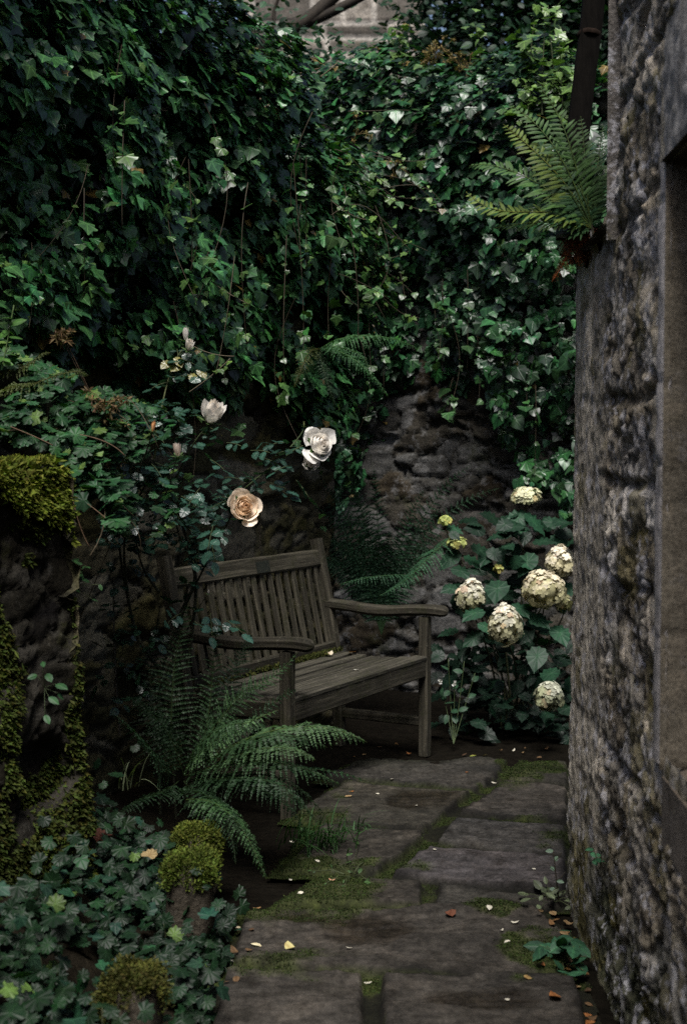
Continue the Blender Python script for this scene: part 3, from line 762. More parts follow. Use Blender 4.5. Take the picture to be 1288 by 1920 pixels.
# ------------------------------------------------------------------ ivy
def ivy_leaves(g, P, Nrm, size, r, young, up=.55, jit=.42, tipdown=1.0, dark=(.010, .036, .013)):
    n = len(P)
    nn = jitter(Nrm + ZUP * up, jit, r)
    tip = nrm(-ZUP * tipdown + Nrm * .45 + r.normal(0, .45, (n, 3)))
    M = frames(nn, tip)
    S = size * np.clip(r.lognormal(-.05, .38, n), .35, 1.8) * (1 - .35 * young)
    k = r.uniform(0, 1, (n, 1))
    c = np.array(dark) * .8 * (1 - k) + np.array(dark) * np.array([2.5, 2.3, 2.3]) * k ** 1.6
    c = c * (1 + r.normal(0, .12, (n, 3))); c = c * r.uniform(.55, 1.5, (n, 1))
    yc = np.array([.085, .15, .035]) * r.uniform(.7, 1.2, (n, 1))  # pale tone for new growth and for light painted on the left ridge
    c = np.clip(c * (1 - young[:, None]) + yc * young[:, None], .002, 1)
    old = r.random((n, 1)) < .012; c = np.where(old, np.array([.11, .075, .02]) * r.uniform(.5, 1.2, (n, 1)), c)
    v = r.integers(0, 3, n)
    for q in range(3):
        m = v == q; tv, tf, ta = IVY[q]
        g.instance(tv - np.array([0, .0, 0]), tf, M[m] * S[m][:, None, None] * np.array([1.12, 1, 1]), P[m], c[m], ta)

def ivy_sheet(n, r, u0, u1, O, U, Nn, zb, zc, depth, wrap=None, back=.5, seed=0, gap=0.0):
    """points on the bulging skin of ivy that hangs over a wall"""
    u = r.uniform(u0, u1, n * 2); s = r.uniform(0, 1, n * 2)
    b, c = zb(u), zc(u)
    key = np.array([0, .12, .4, .62, .76, .88, 1.0])
    oo = np.interp(s, key, [.05, .35, .85, 1.0, .62, -.1, -back / depth])
    ff = np.interp(s, key, [.0, .12, .5, .80, .98, 1.05, 1.02])
    z = b + (c - b) * ff
    if wrap is not None: oo = np.where(oo > 0, oo * wrap(u), oo)
    Pq = O + u[:, None] * U + (oo * depth)[:, None] * Nn + z[:, None] * ZUP
    cl = fbm(Pq * 2.6, 3, seed) ; cl2 = fbm(Pq * 7.5, 2, seed + 4)
    nz = np.interp(s, key, [-.15, -.25, -.2, .25, .8, 1.0, 1.0]); no = np.interp(s, key, [1, 1, 1, 1, .7, .3, -.1])
    Nr = nrm(no[:, None] * Nn + nz[:, None] * ZUP)
    if wrap is not None: Nr = nrm(Nr + U * np.clip((u - (u1 - .45)) / .45, 0, 1)[:, None] * .9)
    lay = r.exponential(.045, n * 2)
    Pq = Pq + Nr * (.30 * cl + .11 * cl2 - lay)[:, None]
    keep = (cl2 + .6 * cl + r.normal(0, .18, n * 2)) > gap - .45
    Pq, Nr, s, u = Pq[keep][:n], Nr[keep][:n], s[keep][:n], u[keep][:n]
    return Pq, Nr, s, u, cl[keep][:n]

def runner(g, gl, p0, length, r, size=.045, swing=.12, col=(.045, .034, .02), dirn=None, leaves=7, young=.4):
    k = 12; d = np.array([0, 0, -1.0]) if dirn is None else nrm(dirn)
    side = nrm(r.normal(0, 1, 3)); t = np.linspace(0, 1, k)
    pts = p0 + d * (t * length)[:, None] + side * (swing * length * np.sin(t * r.uniform(1.5, 4)))[:, None] - ZUP * (.25 * length * t ** 2)[:, None] * (0 if dirn is None else 1)
    tube(g, pts, np.linspace(.0022, .0010, k), 4, col)
    i = r.uniform(.15, 1, leaves); q = np.array([pts[min(int(a * (k - 1)), k - 1)] for a in i]) + r.normal(0, .012, (leaves, 3))
    ivy_leaves(gl, q, nrm(np.array([-.1, -.6, .3]) + r.normal(0, .3, (leaves, 3))), size, r, np.full(leaves, young) * r.uniform(.3, 1.6, leaves))

def umbel(g, c, r, n=10, rad=.03, col=(.22, .22, .07)):
    """ivy flower heads: little globes of club-shaped florets"""
    for k in range(n):
        o = c + r.normal(0, rad, 3); m = 16
        d = nrm(r.normal(0, 1, (m, 3)) + ZUP * .4)
        fibres(g, np.repeat(o[None], m, 0) + d * .004, d, .018, .0032, np.array(col), r, .15)
        tube(g, [c - ZUP * rad, (c + o) / 2, o + ZUP * .004], .0014, 3, np.array(col) * .6)

# left ivy
r = np.random.default_rng(21)
zcL = lambda u: np.where(u < -.3, 3.50, 3.32 - .45 * (u + .1) - .30 * np.maximum(u, 0) ** 2) + .05 * np.sin(u * 9)
zbL = lambda u: 1.64 + .10 * np.sin(u * 5.2 + 1) + .07 * np.sin(u * 13) - .12 * (u > .5)
wrapL = lambda u: np.sqrt(np.clip(1 - ((np.maximum(u, .62) - .62) / .52) ** 2, 0.02, 1))
ivyL = empty("ivy_plant", W0 + D1 * -.2)
g = Geo()
P1, N1, s1, u1_, cl1 = ivy_sheet(15000, r, -2.0, 1.12, W0, D1, NN, zbL, zcL, .33, wrapL, .5, 3, .0)
pale_mix = np.clip((r.random(len(P1)) < .07 + .42 * smooth(.0, .9, u1_) * smooth(.35, .7, s1)) * r.uniform(.25, .9, len(P1)), 0, 1)  # new growth, weighted to the right ridge as light painted into leaf colour
ivy_leaves(g, P1, N1, .046, r, pale_mix, up=.85, dark=(.017, .055, .020))
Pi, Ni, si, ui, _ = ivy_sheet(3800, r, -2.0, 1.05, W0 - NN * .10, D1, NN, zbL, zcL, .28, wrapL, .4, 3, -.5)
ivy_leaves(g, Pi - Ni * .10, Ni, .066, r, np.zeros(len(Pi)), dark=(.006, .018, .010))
st = Geo()
for k in range(30):
    u = r.uniform(-1.5, .95); sgn = r.random(); z = zbL(np.array([u]))[0]
    z = z + r.uniform(0, 1.1); o = .12 + .30 * min(1, (z - 1.6) / .9)
    st = Geo(); runner(st, g, W0 + D1 * u + NN * o + ZUP * z, r.uniform(.25, .75), r, .042, .16, young=.25); st.build('stem', M_STEM, ivyL, world=mw(ivyL))
for k in range(16):                                          # shoots feeling outwards to the right
    u = r.uniform(.3, 1.0); z = r.uniform(2.0, 3.1)
    st = Geo(); runner(st, g, W0 + D1 * u + NN * (.38 * wrapL(np.array([u]))[0]) + ZUP * min(z, zcL(np.array([u]))[0]), r.uniform(.15, .38), r, .034, .2, dirn=NN * .8 + D1 * .5 + ZUP * r.uniform(-.5, .4), leaves=6, young=.7); st.build('stem', M_STEM, ivyL, world=mw(ivyL))
for p in ([at(300, 265, 5.2), at(335, 330, 5.25), at(370, 375, 5.3)], [at(345, 470, 5.3), at(380, 530, 5.3), at(470, 572, 5.35)], [at(350, 640, 5.2), at(385, 668, 5.15), at(440, 668, 5.2)],
          [at(60, 455, 4.6), at(68, 540, 4.55), at(55, 615, 4.5)], [at(165, 310, 4.7), at(150, 400, 4.7), at(75, 480, 4.6)], [at(440, 480, 5.5), at(428, 600, 5.45), at(405, 700, 5.4)],
          [at(640, 545, 6.1), at(655, 566, 6.1), at(672, 574, 6.15)], [at(620, 375, 6.0), at(655, 408, 6.0), at(688, 412, 6.05)], [at(355, 735, 5.0), at(400, 705, 5.0), at(432, 672, 5.0)]):
    q = bez(p, 14); st = Geo(); tube(st, q, .0016, 4, (.10, .08, .05)); st.build('stem', M_STEM, ivyL, world=mw(ivyL))
    ii = r.integers(3, 14, 4); ivy_leaves(g, q[ii] + r.normal(0, .008, (4, 3)), nrm(np.array([[.2, -.7, .3]]) + r.normal(0, .3, (4, 3))), .032, r, r.uniform(.3, .9, 4))
g.build("foliage", M_IVY, ivyL, world=mw(ivyL))
for c, n_ in ((at(492, 138, 5.95), 16), (at(425, 12, 5.75), 9), (at(440, 40, 5.8), 5)):
    um = Geo(); umbel(um, c, r, n_, .028, (.30, .30, .11)); um.build("flower_umbel", M_MOSSF, ivyL, world=mw(ivyL))
tag(ivyL, "thick dark ivy overhanging the left wall above the bench, paler along its right edge", "ivy")

# ivy on the back wall
r = np.random.default_rng(22)
zcB = lambda u: 3.50 - .07 * u + .05 * np.sin(u * 6 + .5)
zbB = lambda u: np.interp(u, [-.8, .02, .14, .26, .74, .86, .98, 1.15, 2.3], [1.0, 1.15, 1.5, 1.82, 1.80, 1.62, 1.36, 1.15, 1.1]) + .06 * np.sin(u * 17)
ivyB = empty("ivy_plant", B0 + NN * .6)
g = Geo()
P1, N1, s1, u1_, cl1 = ivy_sheet(12000, r, -1.1, 2.2, B0, NN, -D1, zbB, zcB, .42, None, .5, 13, .0)
pale_mix = np.clip((r.random(len(P1)) < .03 + .10 * smooth(.55, .8, s1)) * r.uniform(.2, .6, len(P1)), 0, 1)
ivy_leaves(g, P1, N1, .050, r, pale_mix, dark=(.010, .036, .014))
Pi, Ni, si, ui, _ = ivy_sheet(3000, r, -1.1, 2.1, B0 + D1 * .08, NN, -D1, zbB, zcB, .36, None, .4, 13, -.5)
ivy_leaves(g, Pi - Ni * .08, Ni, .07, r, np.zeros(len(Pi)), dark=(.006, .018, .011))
st = Geo()
for k in range(22):
    u = r.uniform(-.2, 1.6); z = zbB(np.array([u]))[0] + r.uniform(0, .9); o = .10 + .28 * min(1, (z - 1.5) / 1.0)
    st = Geo(); runner(st, g, B0 + NN * u - D1 * o + ZUP * z, r.uniform(.25, .6), r, .045, .12, young=.15); st.build('stem', M_STEM, ivyB, world=mw(ivyB))
# upright shoots and brown seed heads on its crest
for k, (px, py0, py1, d) in enumerate(((1020, 215, 20, 7.0), (1045, 225, 60, 7.0), (998, 225, 90, 7.1), (1000, 210, 45, 7.05), (1062, 230, 90, 7.0), (897, 150, 48, 7.3), (1035, 200, 10, 7.1), (750, 130, 45, 7.6), (985, 240, 150, 7.0), (1055, 240, 130, 6.95))):
    q = bez([at(px + r.uniform(-8, 8), py0, d), at(px + r.uniform(-15, 15), (py0 + py1) / 2, d), at(px + r.uniform(-12, 12), py1, d)], 16); st = Geo(); tube(st, q, np.linspace(.005, .0015, 16), 4, (.05, .06, .025)); st.build('stem', M_STEM, ivyB, world=mw(ivyB))
    m = 34; ii = r.integers(2, 16, m); ivy_leaves(g, q[ii] + r.normal(0, .035, (m, 3)), nrm(np.array([[0, -.6, .7]]) + r.normal(0, .35, (m, 3))), .058, r, r.uniform(.65, 1.0, m), up=.6)
g.build("foliage", M_IVY, ivyB, world=mw(ivyB))
for c, n_ in ((at(820, 98, 7.4), 16), (at(800, 112, 7.4), 8), (at(880, 118, 7.3), 12), (at(860, 108, 7.3), 8), (at(740, 318, 7.2), 5), (at(672, 240, 7.3), 5)):
    um = Geo(); umbel(um, c, r, n_, .035, (.16, .12, .05)); um.build("flower_umbel", M_MOSSF, ivyB, world=mw(ivyB))
tag(ivyB, "ivy hanging down the back wall, upright pale shoots and brown seed heads on top", "ivy")

# ------------------------------------------------------------------ ferns
def frond(g, pts, n=26, width=.1, style='bi', face=(0, -.5, .85), col=(.018, .05, .026), r=rng, m=11, droop=.25, fwd=.35, base=.14, prof=.85, pw=.16):
    R = bez(pts, n + 4); R = R + (np.linspace(0, 1, n + 4)[:, None] * np.sin(np.linspace(0, r.uniform(3, 7), n + 4) + r.uniform(0, 6))[:, None]) * r.normal(0, .012, 3); T = nrm(np.gradient(R, axis=0)); face = np.asarray(face, float)
    S = nrm(np.cross(T, face)); Nn_ = np.cross(S, T)
    c0 = np.array(col) * r.uniform(.8, 1.2)
    tube(g, R, np.linspace(.0026, .0008, n + 4), 4, np.array(col) * np.array([1.5, 1.1, .8]), .3)
    i0 = int(base * n); idx = np.arange(i0, n + 3); s = (idx - i0) / (n + 3 - i0)
    L = width * np.minimum(1, .45 + s * 2.6) * (1 - s) ** prof + .004
    for sg in (-1, 1):
        Ls = L * r.uniform(.78, 1.12, len(idx)) * (1 - .5 * (r.random(len(idx)) < .05))
        d = nrm(S[idx] * sg + T[idx] * (fwd + .5 * s[:, None]) + Nn_[idx] * r.normal(.04, .12, (len(idx), 1)) + r.normal(0, .075, (len(idx), 3)))
        if style == 'simple':
            dn = nrm(d - ZUP * droop * .5)
            M = frames(Nn_[idx] + r.normal(0, .12, (len(idx), 3)), dn)
            tv, tf, ta = BLADE
            w = np.maximum(pw * width * 2.6, 0) / np.maximum(Ls, 1e-3)
            Mx = M * Ls[:, None, None]; Mx[:, :, 0] *= np.clip(w, .3, 1.6)[:, None]
            g.instance(tv, tf, Mx, R[idx], c0 * r.uniform(.75, 1.3, (len(idx), 1)) * np.ones((1, 3)), ta)
            continue
        q = (np.arange(m) + .5) / m                                    # stations along a pinna
        Pm = R[idx][:, None] + d[:, None] * (Ls[:, None] * q)[..., None] - ZUP * (droop * Ls[:, None] * q ** 2)[..., None]
        D = nrm(d[:, None] - ZUP * (2 * droop * q)[None, :, None])
        A = nrm(np.cross(Nn_[idx][:, None], D))
        w = (pw * width * (.4 + .6 * L / width))[:, None] * (1 - q ** 1.6)[None] + .0012
        hlen = (Ls / m * .62)[:, None, None]
        V = np.stack([Pm - D * hlen, Pm + A * w[..., None] + D * hlen * .5, Pm + D * hlen * 1.05, Pm - A * w[..., None] + D * hlen * .5], 2)
        V = V + (Nn_[idx][:, None, None] * r.normal(0, .002, V.shape[:3] + (1,)))
        k = V.shape[0] * m
        c = np.repeat(np.repeat(c0 * r.uniform(.8, 1.25, (len(idx), 1, 1)) * np.ones((1, 1, 3)), m, 1).reshape(-1, 3), 4, 0)
        g.add(V.reshape(-1, 3), np.arange(k * 4).reshape(k, 4), c, np.tile([1, 0, 1, 0], k))

def fern(loc, label, specs, group=None, mat=None):
    e = empty("fern", loc); W = mw(e)
    for sp in specs:
        g = Geo(); frond(g, **sp); g.build("frond", mat or M_FERN, e, world=W)
    return tag(e, label, "fern", group)

r = np.random.default_rng(31)
G1 = (.018, .040, .018); G2 = (.010, .024, .011); G3 = (.048, .092, .042)
fb = at(345, 1455, 4.75)
B = lambda dx=0, dy=0, dd=0: at(345 + dx, 1455 + dy, 4.75 + dd)
specs = [
    dict(pts=[B(-20, -10), at(312, 1330, 4.72), at(330, 1220, 4.75), at(352, 1135, 4.8)], n=30, width=.14, col=G1, face=(.1, -.9, .4), fwd=.15, pw=.055, droop=.12, m=12),
    dict(pts=[B(10, 0), at(400, 1350, 4.6), at(480, 1275, 4.65), at(556, 1216, 4.7)], n=32, width=.115, col=(.022, .048, .020), face=(-.5, -.7, .5), fwd=.3, pw=.06, droop=.1),
    dict(pts=[B(5, -15), at(372, 1400, 4.6), at(430, 1365, 4.55), at(520, 1335, 4.5)], n=28, width=.12, col=G3, face=(-.2, -.5, .8), fwd=.5, pw=.07, droop=.3),
    dict(pts=[B(15, -10), at(440, 1385, 4.45), at(560, 1325, 4.4), at(688, 1392, 4.45)], n=38, width=.15, col=G3, face=(.1, -.35, .93), fwd=.25, pw=.105, droop=.55, base=.3),
    dict(pts=[B(15, 0), at(430, 1425, 4.4), at(510, 1370, 4.32), at(585, 1428, 4.3)], n=34, width=.13, col=(.038, .072, .034), face=(.1, -.35, .93), fwd=.3, pw=.105, droop=.55, base=.3),
    dict(pts=[B(-15, 0), at(300, 1440, 4.6), at(262, 1390, 4.5), at(216, 1332, 4.45)], n=26, width=.10, col=(.022, .050, .026), face=(-.6, -.6, .5), fwd=.3, pw=.09, droop=.7),
    dict(pts=[B(20, 5), at(450, 1450, 4.45), at(560, 1415, 4.45), at(682, 1470, 4.5)], n=28, width=.075, col=(.024, .060, .03), face=(.1, -.3, .95), pw=.09, droop=.4, base=.3),
    dict(pts=[B(-10, -10), at(280, 1380, 4.9), at(265, 1260, 4.95), at(300, 1160, 5.0)], n=28, width=.13, col=G2, face=(.1, -.9, .4), fwd=.2, pw=.06),
    dict(pts=[B(10, -10), at(420, 1300, 4.9), at(450, 1230, 4.95), at(470, 1190, 5.0)], n=26, width=.13, col=G2, face=(-.3, -.8, .5), pw=.06),
    dict(pts=[B(0, 10), at(400, 1470, 4.6), at(470, 1440, 4.45), at(540, 1490, 4.3)], n=26, width=.12, col=G2, face=(.1, -.3, .95), pw=.08, droop=.5),
    dict(pts=[B(0, 10), at(370, 1500, 4.5), at(420, 1480, 4.2), at(450, 1560, 4.0)], n=26, width=.12, col=G2, face=(.1, -.3, .95), pw=.08, droop=.5),
    dict(pts=[B(-10, 10), at(300, 1500, 4.5), at(260, 1480, 4.3), at(215, 1540, 4.2)], n=26, width=.11, col=G2, face=(-.2, -.3, .9), pw=.08, droop=.5),
    dict(pts=[B(10, 0), at(390, 1380, 4.75), at(400, 1260, 4.75), at(420, 1170, 4.8)], n=28, width=.11, col=G1, face=(-.2, -.8, .5), pw=.06),
    dict(pts=[B(10, -10), at(410, 1400, 4.8), at(500, 1330, 4.8), at(560, 1300, 4.75)], n=26, width=.11, col=G2, face=(-.2, -.6, .7), pw=.07)]
specs += [dict(pts=[B(10, 5), at(430, 1470, 4.45), at(530, 1420, 4.4), at(610, 1520, 4.4)], n=26, width=.10, col=G1, face=(.1, -.3, .95), pw=.08, droop=.5),
    dict(pts=[B(10, 5), at(440, 1490, 4.4), at(520, 1450, 4.3), at(570, 1560, 4.25)], n=26, width=.10, col=G2, face=(.1, -.3, .95), pw=.08, droop=.5),
    dict(pts=[B(0, 0), at(400, 1440, 4.55), at(470, 1395, 4.5), at(545, 1400, 4.45)], n=26, width=.10, col=G1, face=(.1, -.3, .95), pw=.08, droop=.5),
    dict(pts=[B(0, 0), at(330, 1400, 4.7), at(290, 1320, 4.7), at(250, 1300, 4.7)], n=26, width=.10, col=G2, face=(-.2, -.6, .8), pw=.08, droop=.4),
    dict(pts=[B(0, 0), at(380, 1400, 4.65), at(430, 1310, 4.65), at(500, 1290, 4.6)], n=28, width=.10, col=G1, face=(-.2, -.6, .8), pw=.07, droop=.3)]
specs += [dict(pts=[B(15, 0), at(430, 1400, 4.4), at(500, 1345, 4.35), at(610, 1400, 4.4)], n=34, width=.13, col=G1, face=(.1, -.35, .93), fwd=.25, pw=.10, droop=.55, base=.25),
    dict(pts=[B(10, 0), at(440, 1430, 4.35), at(530, 1400, 4.3), at(640, 1470, 4.35)], n=32, width=.12, col=G1, face=(.1, -.3, .95), pw=.10, droop=.6, base=.25),
    dict(pts=[B(5, 5), at(430, 1470, 4.3), at(520, 1440, 4.2), at(590, 1530, 4.2)], n=32, width=.12, col=G2, face=(.1, -.3, .95), pw=.10, droop=.6, base=.2),
    dict(pts=[B(0, 0), at(360, 1380, 4.6), at(450, 1320, 4.55), at(520, 1370, 4.5)], n=30, width=.12, col=G1, face=(0, -.5, .85), pw=.09, droop=.5, base=.2)]
for s_ in specs: s_['r'] = r
fern(fb, "large fern with arching feathery fronds in front of the left end of the bench", specs)
fern(at(370, 1515, 4.25), "dark fern frond drooping behind the mossy edging stones", [
    dict(pts=[at(350, 1500, 4.3), at(410, 1490, 4.15), at(455, 1545, 4.02), at(502, 1645, 3.95)], n=30, width=.085, col=(.020, .046, .018), face=(.4, -.5, .75), pw=.10, droop=.5, r=r, base=.1),
    dict(pts=[at(350, 1505, 4.3), at(380, 1500, 4.2), at(420, 1540, 4.1), at(450, 1620, 4.0)], n=24, width=.06, col=G2, face=(.4, -.5, .75), pw=.10, droop=.5, r=r)])
cw = at(600, 655, 6.15)
fern(cw, "green fern sprouting from the top of the bare wall beneath the ivy, left of centre", [
    dict(pts=[cw, at(650, 615, 6.05), at(715, 625, 6.05), at(782, 655, 6.1)], n=30, width=.10, col=(.030, .085, .032), face=(.1, -.4, .9), pw=.09, droop=.6, r=r, base=.1),
    dict(pts=[cw, at(640, 650, 6.0), at(690, 680, 6.0), at(728, 745, 6.0)], n=28, width=.09, col=(.026, .075, .030), face=(.4, -.5, .7), pw=.09, droop=.4, r=r, base=.1),
    dict(pts=[cw, at(630, 640, 5.95), at(670, 660, 5.9), at(700, 700, 5.9)], n=22, width=.07, col=(.022, .06, .026), face=(.4, -.5, .7), pw=.09, droop=.4, r=r),
    dict(pts=[cw, at(600, 680, 6.0), at(620, 720, 5.95), at(625, 760, 5.95)], n=20, width=.06, col=G2, face=(.4, -.7, .5), pw=.09, r=r),
    dict(pts=[cw, at(570, 650, 5.9), at(560, 690, 5.85), at(555, 730, 5.85)], n=20, width=.06, col=(.04, .05, .018), face=(.2, -.8, .5), pw=.09, r=r)])
# dark ferns in the corner behind the bench
cb = at(715, 1190, 6.95); sp = []
for k in range(26):
    a = r.uniform(-1.3, 1.1); L_ = r.uniform(.5, .95)
    tip = cb + np.array([math.sin(a) * L_ * .75, -r.uniform(.0, .25), L_ * (.55 + .5 * math.cos(a))]); mid = cb + np.array([math.sin(a) * L_ * .25, 0, L_ * .75])
    sp.append(dict(pts=[cb, mid, tip], n=26, width=.13, col=(.010, .030, .016), face=(0, -.8, .5), pw=.07, droop=.25, r=r))
sp += [dict(pts=[at(840, 1010, 6.75), at(800, 1050, 6.6), at(760, 1090, 6.4), at(712, 1118, 6.3)], n=26, width=.11, col=(.022, .066, .034), face=(-.2, -.5, .8), pw=.09, droop=.5, r=r, base=.02),
       dict(pts=[at(790, 1080, 6.7), at(745, 1075, 6.45), at(690, 1085, 6.3), at(634, 1095, 6.25)], n=26, width=.075, col=(.020, .056, .03), face=(-.2, -.4, .9), pw=.10, droop=.6, r=r, base=.15)]
fern(cb, "dark fern filling the corner behind the bench, two fronds lying over the right armrest", sp)
# fern on the broken wall top
ct = at(1108, 428, 3.82); sp = []
PG = (.040, .085, .026); PY = (.075, .110, .024); PW_ = (.10, .13, .085)
for q, w, c_ in (([(1060, 400), (960, 400), (874, 355)], .085, PY), ([(1070, 380), (960, 290), (878, 312)], .085, PG), ([(1080, 360), (1010, 280), (944, 232)], .085, PY),
                 ([(1080, 350), (1040, 240), (952, 196)], .075, PG), ([(1090, 340), (1060, 220), (1008, 158)], .07, PG), ([(1060, 410), (1000, 410), (930, 432)], .06, (.045, .085, .022)),
                 ([(1080, 400), (1030, 350), (985, 330)], .08, (.022, .06, .026)), ([(1100, 380), (1100, 300), (1085, 215)], .07, (.03, .06, .02)), ([(1110, 380), (1125, 300), (1128, 230)], .05, (.03, .06, .022)),
                 ([(1085, 395), (1040, 310), (1000, 270)], .08, (.022, .055, .022)), ([(1080, 420), (1030, 380), (970, 385)], .08, (.028, .07, .028)), ([(1090, 430), (1060, 440), (1020, 440)], .05, (.02, .05, .02)),
                 ([(1100, 390), (1070, 300), (1050, 250)], .075, (.028, .06, .022)), ([(1100, 400), (1060, 340), (1025, 310)], .08, (.024, .06, .03)), ([(1110, 400), (1110, 340), (1100, 290)], .06, (.022, .055, .025))):
    sp.append(dict(pts=[ct] + [at(x, y, 3.82 - .1 * (i == 1) + .06 * i) for i, (x, y) in enumerate(q)], n=28, width=w * r.uniform(1.1, 1.3), style='simple', col=c_, face=(-.35, -.45, .8), pw=.115, droop=.35, r=r, fwd=.45, base=.12, prof=.7))
fern(ct, "yellow-green fern growing from the broken top of the right wall beside the leaning timber", sp)
# brown dead fronds hanging under it
dd = at(1100, 440, 3.86); sp = []
for q in ([(1080, 420), (1055, 460), (1040, 530)], [(1110, 415), (1105, 450), (1095, 480)], [(1090, 420), (1075, 450), (1070, 490)], [(1118, 420), (1122, 450), (1112, 500)], [(1095, 420), (1100, 440), (1105, 470)]):
    sp.append(dict(pts=[dd] + [at(x, y, 3.84) for x, y in q], n=22, width=.065, col=(.15, .048, .016), face=(-.3, -.9, .2), pw=.10, droop=.8, r=r, style='bi'))
fern(dd, "clump of dead rust-brown fronds hanging off the broken right wall under the green fern", sp, mat=M_DRY)

# ------------------------------------------------------------------ leaning timber beyond the right wall
g = Geo()
tb = [at(1120, -160, 4.5), at(1112, 0, 4.48), at(1098, 120, 4.45), at(1082, 260, 4.42), at(1068, 400, 4.4), at(1063, 450, 4.39)]
q = bez(tb, 30); T_ = nrm(np.gradient(q, axis=0)); sec = np.array([(-.034, -.028), (.034, -.028), (.038, .0), (.034, .028), (-.034, .028), (-.036, 0)])
V = np.concatenate([q[i] + sec[:, :1] * nrm(np.cross(T_[i], [0, 1, 0])) + sec[:, 1:] * np.array([0, 1.0, 0]) + .003 * fbm(np.repeat(q[i][None], 6, 0) * 30 + sec * 60 @ np.eye(2, 3), 3, 2)[:, None] for i in range(30)])
g.add(V, np.array([(i * 6 + j, i * 6 + (j + 1) % 6, (i + 1) * 6 + (j + 1) % 6, (i + 1) * 6 + j) for i in range(29) for j in range(6)]), (.0035, .003, .0025))
post = g.build("timber_post", M_IRON); tag(post, "dark old timber post leaning beside the top of the right wall", "post")
g = Geo(); tube(g, [q[9] + T_[9] * .008, q[9] + T_[9] * .004, q[9] - T_[9] * .004, q[9] - T_[9] * .008], [.040, .042, .042, .040], 10, (.012, .008, .006)); g.build("collar", M_IRON, post)

# ------------------------------------------------------------------ rose bush
def basis(axis, r):
    a = nrm(np.asarray(axis, float)); x = nrm(np.cross(a, nrm(r.normal(0, 1, 3)))); return np.stack([x, np.cross(a, x), a], 1)

def rose_bloom(c, axis, R, r, open_=1.0, inner=(.80, .62, .45), outer=(.85, .80, .74), count=34):
    g = Geo(); Bm = basis(axis, r); na, nb = 9, 8
    A, Bq = np.meshgrid(np.linspace(-1, 1, na), np.linspace(0, 1, nb)); idx = np.arange(na * nb).reshape(nb, na)
    Fq = np.stack([idx[:-1, :-1], idx[:-1, 1:], idx[1:, 1:], idx[1:, :-1]], -1).reshape(-1, 4)
    for k in range(count):
        q = (k + .5) / count
        ph = k * 2.399 + r.normal(0, .25); rad = R * (.10 + .92 * q ** .9 * open_) * r.uniform(.9, 1.1)
        Ht = R * ((.62 - .62 * q) if open_ > .8 else (1.15 - .75 * q * open_)) * r.uniform(.88, 1.12)
        wm = (1.35 - .78 * q) * r.uniform(.85, 1.15)
        b = Bq * (1 - .24 * A ** 2 - .035 * np.sin(A * 5 + k) + .05 * np.exp(-(A / .18) ** 2) * q)
        ang = ph + A * wm * np.sin(np.clip(b * 1.25 + .12, 0, 1) * math.pi / 2) * (.85 + .15 * b)
        prof = np.sin(np.clip(b, 0, 1) ** .75 * math.pi / 2)
        curl = (1 - q) * .35 * smooth(.55, 1, b)                              # the heart closes inwards
        refl = q ** 2 * open_ * .16 * smooth(.75, 1.0, b)                     # the outer rim rolls back
        rr = rad * (prof * (1 - curl) + refl) + R * .015 * np.sin(A * 7 + k * 1.7) * b
        zz = -.42 * R + (Ht + .42 * R) * b ** (1.0 + .5 * q) - R * refl * .9 + R * .03 * np.sin(A * 4 + k) * b
        if q > .6: lift = r.normal(0, .16) * R; zz = zz + lift * b ** 1.5; rr = rr * (1 + r.normal(.02, .10) * b)
        V = np.stack([rr * np.cos(ang), rr * np.sin(ang), zz], -1).reshape(-1, 3) @ Bm.T + c
        t = (q ** .7)
        colr = np.array(inner) * (1 - t) + np.array(outer) * t
        cc = colr * (1 - .10 * (1 - b.reshape(-1, 1))) * r.uniform(.94, 1.04)
        g.add(V, Fq, np.clip(cc, 0, 1))
    return g, Bm

def sepals(c, Bm, R, r, n=5):
    g = Geo(); ph = np.arange(n) * 2 * math.pi / n + r.uniform(0, 1)
    d = np.stack([np.cos(ph), np.sin(ph), -.1 + 0 * ph], -1) @ Bm.T; base = c - Bm[:, 2] * R * .42
    M = frames(np.tile(-Bm[:, 2], (n, 1)) + .2 * d, d + Bm[:, 2] * r.uniform(-.2, .8, (n, 1)))
    g.instance(BLADE[0], BLADE[1], M * R * .85, np.tile(base, (n, 1)), np.tile([.05, .085, .03], (n, 1)), BLADE[2])
    tube(g, [base - Bm[:, 2] * R * .28, base - Bm[:, 2] * R * .12, base + Bm[:, 2] * R * .05], [R * .10, R * .17, R * .12], 7, (.06, .10, .035), .3)
    return g

def compound(gl, p, direction, size, r, col, n=5, stemg=None):
    d = nrm(direction); up = nrm(np.array([0, -.25, 1.0]) + r.normal(0, .25, 3)); s = nrm(np.cross(d, up)); up = np.cross(s, d)
    L = size * 2.3; offs = [(1.0, 0)] + [(.62, 1), (.62, -1), (.25, 1), (.25, -1)][:n - 1]
    P_, D_, S_ = [], [], []
    for a, sg in offs:
        q = p + d * L * a * .62 - ZUP * .12 * L * a * a
        P_.append(q + s * sg * .004); D_.append(d * (1 if sg == 0 else .45) + s * sg * .9 - ZUP * .25); S_.append(size * (1.0 if sg == 0 else .82) * r.uniform(.85, 1.1))
    n_ = len(P_); M = frames(nrm(np.tile(up, (n_, 1)) + r.normal(0, .28, (n_, 3))), np.array(D_)) * np.array(S_)[:, None, None]
    c = np.array(col) * r.uniform(.7, 1.35, (n_, 1)) * np.ones((1, 3))
    gl.instance(ROSE_LEAF[0], ROSE_LEAF[1], M, np.array(P_), c, ROSE_LEAF[2])
    if stemg is not None: tube(stemg, bez([p, p + d * L * .35, p + d * L * .62 - ZUP * .12 * L], 6), .0012, 4, (.04, .055, .02))

